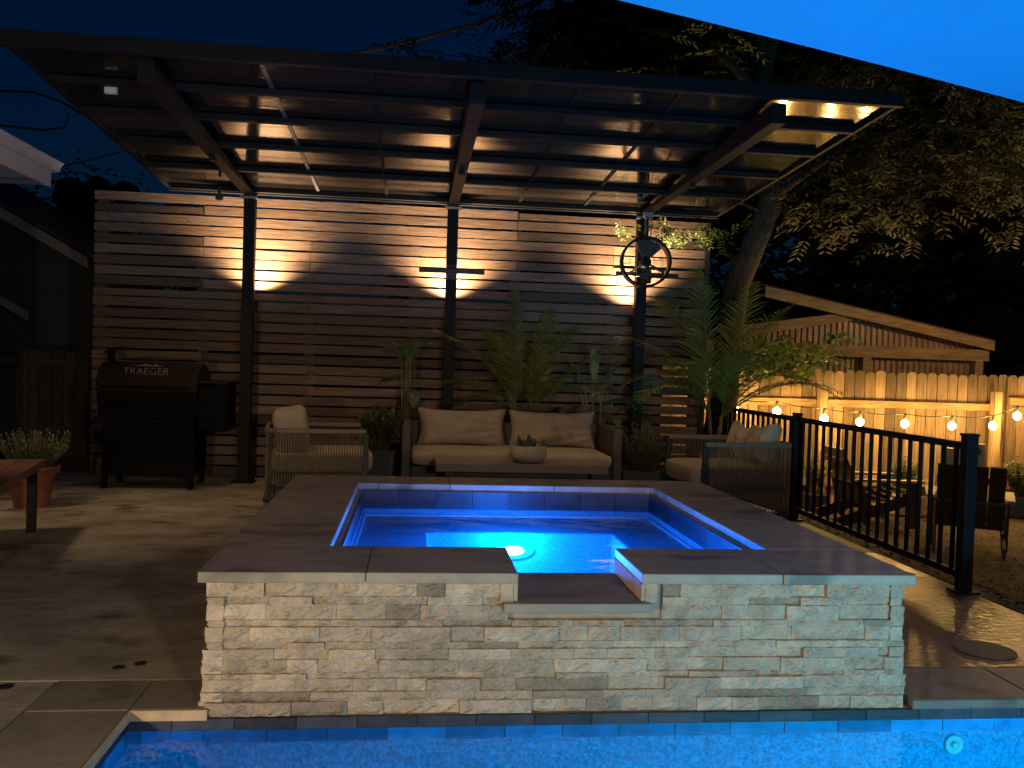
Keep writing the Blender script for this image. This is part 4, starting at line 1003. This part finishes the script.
def back_house():
    # the house behind the viewer, and an added lantern on the near deck that lights the spa's front
    t = thing('rear_house', 'house behind the pool with a wide patio door', 'house', (0, -9.2, 0))
    b = MB(); b.box(-8, 8, -9.4, -9.2, 0, 2.9); b.build('wall', 'rake', t)
    b = MB(); b.prism([(-8.4, -8.7, 2.9), (-8.4, -8.7, 3.0), (-8.4, -13, 4.8), (-8.4, -13, 4.7)], (16.8, 0, 0)); b.build('roof', 'shingle', t)
    b = MB(); b.box(-1.5, .6, -9.198, -9.16, 0, 2.1); w = b.build('patio_door', 'window', t)
    b = MB(); b.box(-1.57, -1.5, -9.198, -9.14, 0, 2.17); b.box(.6, .67, -9.198, -9.14, 0, 2.17); b.box(-1.5, .6, -9.198, -9.14, 2.1, 2.17); b.build('door_frame', 'fascia', w)
    x, y = 1.9, -4.15
    lt = thing('added_lantern_post', 'added black lantern post with a warm globe on the near pool deck', 'lamp', (x, y, 0))  # added lamp, unseen behind the viewer, to brighten the spa front
    b = MB(); b.lathe((x, y, 0), [(.09, 0), (.09, .02), (.025, .04), (.022, 1.42), (.06, 1.44), (.06, 1.46)], 16); b.build('pole', 'steel', lt)
    b = MB(); b.lathe((x, y, 1.46), [(.05, 0), (.085, .06), (.085, .12), (.03, .18), (.0001, .185)], 20); b.build('globe', 'added_lamp_lens', lt, smooth=True)
    b = MB(); b.lathe((x, y, 1.65), [(.10, 0), (.06, .03), (.0001, .06)], 20); b.build('cap', 'steel', lt)
    lamp('added_lantern_light', 'POINT', (x, y+.14, 1.55), P_ADDED_LANTERN, (1, .80, .54), lt, .07)
back_house()
def small_lamps():
    x, y = -1.0, -2.2
    t = thing('fill_bollard_lamp', 'added short black bollard lamp, out of view left of the pool', 'lamp', (x, y, 0))  # added lamp, out of view, to brighten the left of the spa stone
    b = MB(); b.lathe((x, y, 0), [(.06, 0), (.06, .02), (.04, .03), (.04, .46), (.05, .47)], 16); b.build('pole', 'steel', t)
    b = MB(); b.lathe((x, y, .471), [(.046, 0), (.046, .12), (.02, .12)], 16); b.build('lens', 'added_lamp_lens', t)
    b = MB(); b.lathe((x, y, .592), [(.075, 0), (.07, .02), (.0001, .03)], 16); b.build('cap', 'steel', t)
    lamp('fill_bollard_light', 'POINT', (x+.075, y+.075, .54), P_FILL_BOLLARD, (1, .76, .47), t, .05)
    x, y = 8.3, 5.3
    t = thing('assumed_garden_lamp', 'assumed tall garden lamp post in the mulch beyond the right edge of the photo', 'lamp', (x, y, -.5))  # assumed lamp, out of view, added to light the shed, chair arms and fence
    b = MB(); b.box(x-.045, x+.045, y-.045, y+.045, -.6, 2.2); b.build('post', 'fence', t)
    b = MB(); b.lathe((x, y, 2.2), [(.06, 0), (.10, .06), (.10, .2), (.03, .26)], 16); b.build('globe', 'added_lamp_lens', t, smooth=True)
    lamp('assumed_garden_light', 'POINT', (x-.14, y+.1, 2.32), P_ASSUMED_GARDEN, (1, .63, .27), t, .06)
small_lamps()
def neighbour():
    t = thing('neighbour_house', 'dark neighbouring house with sloping rake board beyond the grill', 'house', (-7, 11, 0)); Y = 9
    b = MB(); b.prism([(-8.9, Y-.05, 5.15), (-3.58, Y-.05, 2.22), (-3.58, Y-.05, 2.36), (-8.9, Y-.05, 5.3)], (0, .06, 0)); b.build('rake_board', 'rake', t)
    b = MB(); b.prism([(-8.9, Y-.1, 5.31), (-3.5, Y-.1, 2.34), (-3.5, Y-.1, 2.40), (-8.9, Y-.1, 5.37)], (0, 5, 0)); b.build('roof', 'shingle', t)
    b = MB(); b.prism([(-8.9, Y+.25, -.1), (-3.85, Y+.25, -.1), (-3.85, Y+.25, 2.4), (-8.9, Y+.25, 5.15)], (0, 4, 0)); b.build('wall', 'siding', t)
    b = MB(); b.prism([(-6.5, 8.6, 2.87), (-4.16, 8.6, 1.50), (-4.16, 8.6, 1.61), (-6.5, 8.6, 3.0)], (0, .06, 0)); pr = b.build('porch_rake', 'rake', t)
    b = MB(); b.box(-4.66, -4.56, 8.6, 8.7, -.1, 1.78); b.build('porch_post', 'rake', t)
neighbour()

# ================================================================== CABLES
def cable(pts, r, lab, m='cable'):
    b = MB(); b.tube(pts, r, 6); tag(b.build('utility_cable', m), lab, 'cable', 'overhead cables')
def sag(a, c, d, n=14): a, c = Vector(a), Vector(c); return [a+(c-a)*(k/n)-Vector((0, 0, 1))*d*4*(k/n)*(1-k/n) for k in range(n+1)]
cable(sag((-.7, 9, 5.12), (2.4, 9.3, 6.3), .10), .028, 'thick twisted service cable rising from the pergola roof to the big tree')
cable(sag((-7.5, 12, 3.55), (-3.2, 12, 4.75), .12), .010, 'thin wire crossing the sky beside the white fascia', 'cord')
cable([(-3.9, 6.4, 3.72), (-3.2, 6.4, 3.73), (-2.95, 6.4, 3.66), (-2.75, 6.4, 3.55), (-2.1, 6.4, 3.56)], .013, 'black cable bending into a loop above the white fascia', 'cord')
cable([(-3.9, 6.4, 3.40), (-3.1, 6.4, 3.36), (-2.9, 6.4, 3.40), (-2.86, 6.4, 3.55)], .011, 'lower black cable loop hanging above the white fascia', 'cord')

# ================================================================== TREES
def sprig(b, p, d, L, pairs, ll, w, rr, tone):
    d = Vector(d).normalized(); sd = d.cross(Vector((rr.uniform(-.3, .3), rr.uniform(-.3, .3), 1))); sd.normalize(); up = sd.cross(d)
    for k in range(pairs):
        s = (k+.6)/pairs; q = p+d*L*s-Vector((0, 0, 1))*L*.25*s*s
        for g in (1, -1):
            dd = sd*g*.85+d*.5-Vector((0, 0, 1))*rr.uniform(.0, .5)
            b.leaf(q, dd, up, ll*rr.uniform(.75, 1.15), w, 0, tone*rr.uniform(.7, 1.3))
def big_tree():
    t = thing('pecan_tree', 'large pecan tree with dark trunk rising behind the right end of the pergola', 'tree', (4.15, 6.45, 0)); rr = random.Random(33)
    b = MB()
    b.tube([(4.02, 6.45, -.2), (4.10, 6.45, .6), (4.15, 6.45, 1.5), (4.22, 6.45, 2.1), (4.40, 6.42, 2.6), (4.55, 6.4, 3.0), (4.50, 6.4, 3.6), (4.42, 6.4, 4.2), (4.44, 6.4, 4.6)],
           [.22, .17, .15, .14, .135, .13, .12, .11, .08], 14)
    o = b.build('trunk', 'bark', t, smooth=True)
    limbs = [[(4.42, 6.4, 4.15), (4.0, 6.3, 4.5), (3.6, 6.2, 4.68), (3.1, 6.1, 4.7), (2.4, 6.0, 4.75)], [(4.44, 6.4, 4.5), (4.35, 6.4, 4.9), (4.1, 6.4, 5.4), (3.8, 6.4, 6)],
             [(4.44, 6.4, 4.5), (4.55, 6.3, 5.0), (4.6, 6.2, 5.6)], [(4.55, 6.4, 3.1), (5.2, 6.2, 3.6), (6.0, 6.0, 3.9), (6.9, 5.9, 3.8)], [(4.5, 6.4, 3.4), (5.0, 6.5, 4.2), (5.8, 6.5, 4.8)],
             [(4.0, 6.3, 4.5), (3.5, 6.5, 5.1), (2.9, 6.6, 5.6)], [(4.5, 6.4, 2.9), (4.1, 6.1, 2.95), (3.5, 5.8, 2.8), (2.95, 5.5, 2.68)]]
    for L_ in limbs:
        b = MB(); k = len(L_); b.tube(L_, [.07*(1-.8*i/(k-1)) if L_[-1][2] > 2.8 else .02*(1-.6*i/(k-1)) for i in range(k)], 8); b.build('limb', 'bark', t, smooth=True)
    lf = MB(); cl = []
    # crown clumps (centre, radius)
    for _ in range(75):
        x = rr.uniform(1.5, 8.4); y = rr.uniform(5.9, 8.6); z = rr.uniform(3.7, 6.8)
        if x < 3 and z < 4.3: continue
        cl.append((x, y, z, rr.uniform(.35, .7)))
    for x, y, z, r in ((4.9, 5.9, 3.4, .4), (5.2, 5.9, 3.55, .45), (5.5, 5.8, 3.3, .4), (5.7, 6.0, 2.9, .3), (5.4, 6.0, 3.0, .3), (6.0, 5.9, 3.6, .45), (6.4, 5.8, 3.35, .4), (6.8, 5.8, 3.1, .4),
                       (7.1, 5.9, 3.4, .4), (6.2, 5.9, 4.0, .5), (5.5, 6.0, 4.0, .5), (7.2, 6.1, 3.8, .5), (7.3, 5.9, 3.0, .3), (6.1, 6.0, 3.1, .3), (4.9, 6.2, 2.75, .25), (4.7, 6.0, 3.0, .25), (5.0, 6.2, 4.2, .5), (6.7, 6.0, 4.2, .5)):
        cl.append((x, y, z, r))
    cl += [(1.32, 6.4, 4.38, .16), (.66, 6.8, 4.55, .26), (1.9, 6.4, 4.5, .3)]
    for x, y, z, r in cl:
        n = int(40*r/.5); ct = rr.choice((.25, .4, .7, 1.1, 1.5))
        for k in range(n):
            v = Vector((rr.gauss(0, 1), rr.gauss(0, 1), rr.gauss(0, .8)))*r*.55; p = Vector((x, y, z))+v
            # gap where the sky shows beside the trunk
            if 4.55 < p.x < 5.6 and p.z < 2.6: continue
            a = rr.uniform(0, 6.28); sprig(lf, p, (math.cos(a), math.sin(a), rr.uniform(-.6, .3)), rr.uniform(.22, .36), 5, .115, .034, rr, ct*rr.uniform(.7, 1.3))
    lf.build('crown', 'leaf', t)
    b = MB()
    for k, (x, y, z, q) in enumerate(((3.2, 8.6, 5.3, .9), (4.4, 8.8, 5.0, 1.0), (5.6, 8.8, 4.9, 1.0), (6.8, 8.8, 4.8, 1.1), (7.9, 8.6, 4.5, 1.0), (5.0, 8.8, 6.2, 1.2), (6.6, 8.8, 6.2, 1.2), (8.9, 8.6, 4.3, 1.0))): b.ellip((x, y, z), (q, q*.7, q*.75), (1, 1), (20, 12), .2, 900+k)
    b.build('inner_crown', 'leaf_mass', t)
    # low branch: the post lamp's light is put into a brighter leaf colour
    lf = MB()
    for x, y, z, r, n in ((2.62, 5.20, 2.49, .05, 8), (2.95, 5.12, 2.50, .09, 26), (3.10, 5.15, 2.46, .09, 24), (3.5, 5.4, 2.52, .10, 18), (3.8, 5.6, 2.5, .15, 16)):
        for k in range(n):
            p = Vector((x+rr.gauss(0, r), y+rr.gauss(0, r*.6), z+rr.gauss(0, r*.5))); a = rr.uniform(0, 6.28); sprig(lf, p, (math.cos(a), math.sin(a), -.5), rr.uniform(.10, .16), 4, .055, .020, rr, rr.uniform(.7, 1.3))
    lf.build('low_branch_foliage', 'leaf_bright', t)
big_tree()
def vine():
    rr = random.Random(51); t = thing('vine', 'leafy green vine sprawling over the wooden fence behind the tall palm', 'vine', (5.1, 7.4, -.5))
    b = MB(); lf = MB()
    for k in range(7):
        p0 = Vector((4.55+.11*k, 7.40, 1.15+rr.uniform(-.1, .1))); L = [p0]
        for j in range(6): L.append(L[-1]+Vector((rr.uniform(.02, .17), rr.uniform(-.07, .0), rr.uniform(-.05, .13))))
        b.tube(L, .006, 5)
        for q in L[1:]:
            for _ in range(8):
                a = rr.uniform(0, 6.28); lf.leaf(q+Vector((rr.gauss(0, .07), rr.gauss(0, .05), rr.gauss(0, .05))), (math.cos(a), -.3, math.sin(a)*.6-.4), (0, -1, .4), rr.uniform(.08, .14), .06, .004, rr.uniform(.5, 1.4))
    b.build('stem', 'palm_stem', t); lf.build('foliage', 'leaf_bright', t)
vine()
def dark_tree(loc, h, r, n, lab, seed, squash=1., leaf=.16):
    rr = random.Random(seed); t = thing('shade_tree', lab, 'tree', loc, 'dark trees beyond the garden'); x, y, z = loc
    b = MB(); b.tube([(x, y, z), (x+.1, y, z+h*.3), (x, y+.1, z+h*.6)], [.22, .17, .08], 8); b.build('trunk', 'bark', t, smooth=True)
    lf = MB(); cs = [(Vector((x+rr.uniform(-1, 1)*r*.75, y+rr.uniform(-1, 1)*r*.6, z+h*.55+rr.uniform(-1, 1)*h*.36*squash)), r*rr.uniform(.25, .45)) for _ in range(26)]
    for k in range(n):
        c, q = rr.choice(cs); v = Vector((rr.gauss(0, 1), rr.gauss(0, 1), rr.gauss(0, 1)))*q*.55; a = rr.uniform(0, 6.28)
        lf.leaf(c+v, (math.cos(a), math.sin(a), rr.uniform(-.7, .5)), (0, 0, 1), leaf*rr.uniform(.7, 1.4), leaf*.55, 0, rr.uniform(.4, 1.5))
    lf.build('crown', 'leaf_dark', t)
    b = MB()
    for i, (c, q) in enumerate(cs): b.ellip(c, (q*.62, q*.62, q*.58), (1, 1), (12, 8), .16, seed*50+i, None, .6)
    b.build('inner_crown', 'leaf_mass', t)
dark_tree((9.5, 13, -.5), 7.5, 3.4, 9000, 'broad dark tree behind the shed at far right', 1, 1.0, .34)
dark_tree((13.5, 12.5, -.5), 8.0, 3.2, 9000, 'tall dark tree beyond the far right fence corner', 2, 1.0, .34)
dark_tree((5.0, 14, -.3), 8.6, 3.2, 8000, 'tall dark tree behind the pecan trunk', 3, .9, .34)
dark_tree((-4.9, 15, 0), 4.6, 1.4, 2600, 'dark tree silhouette against the sky left of the slat wall', 4, 1.0, .16)
dark_tree((-7.2, 15.5, 0), 4.3, 1.6, 2600, 'dark tree silhouette beside the white fascia', 5, 1.0, .16)
dark_tree((.45, 15, 0), 8.0, 1.0, 3200, 'small dark tree top poking above the pergola roof', 6, .8, .18)
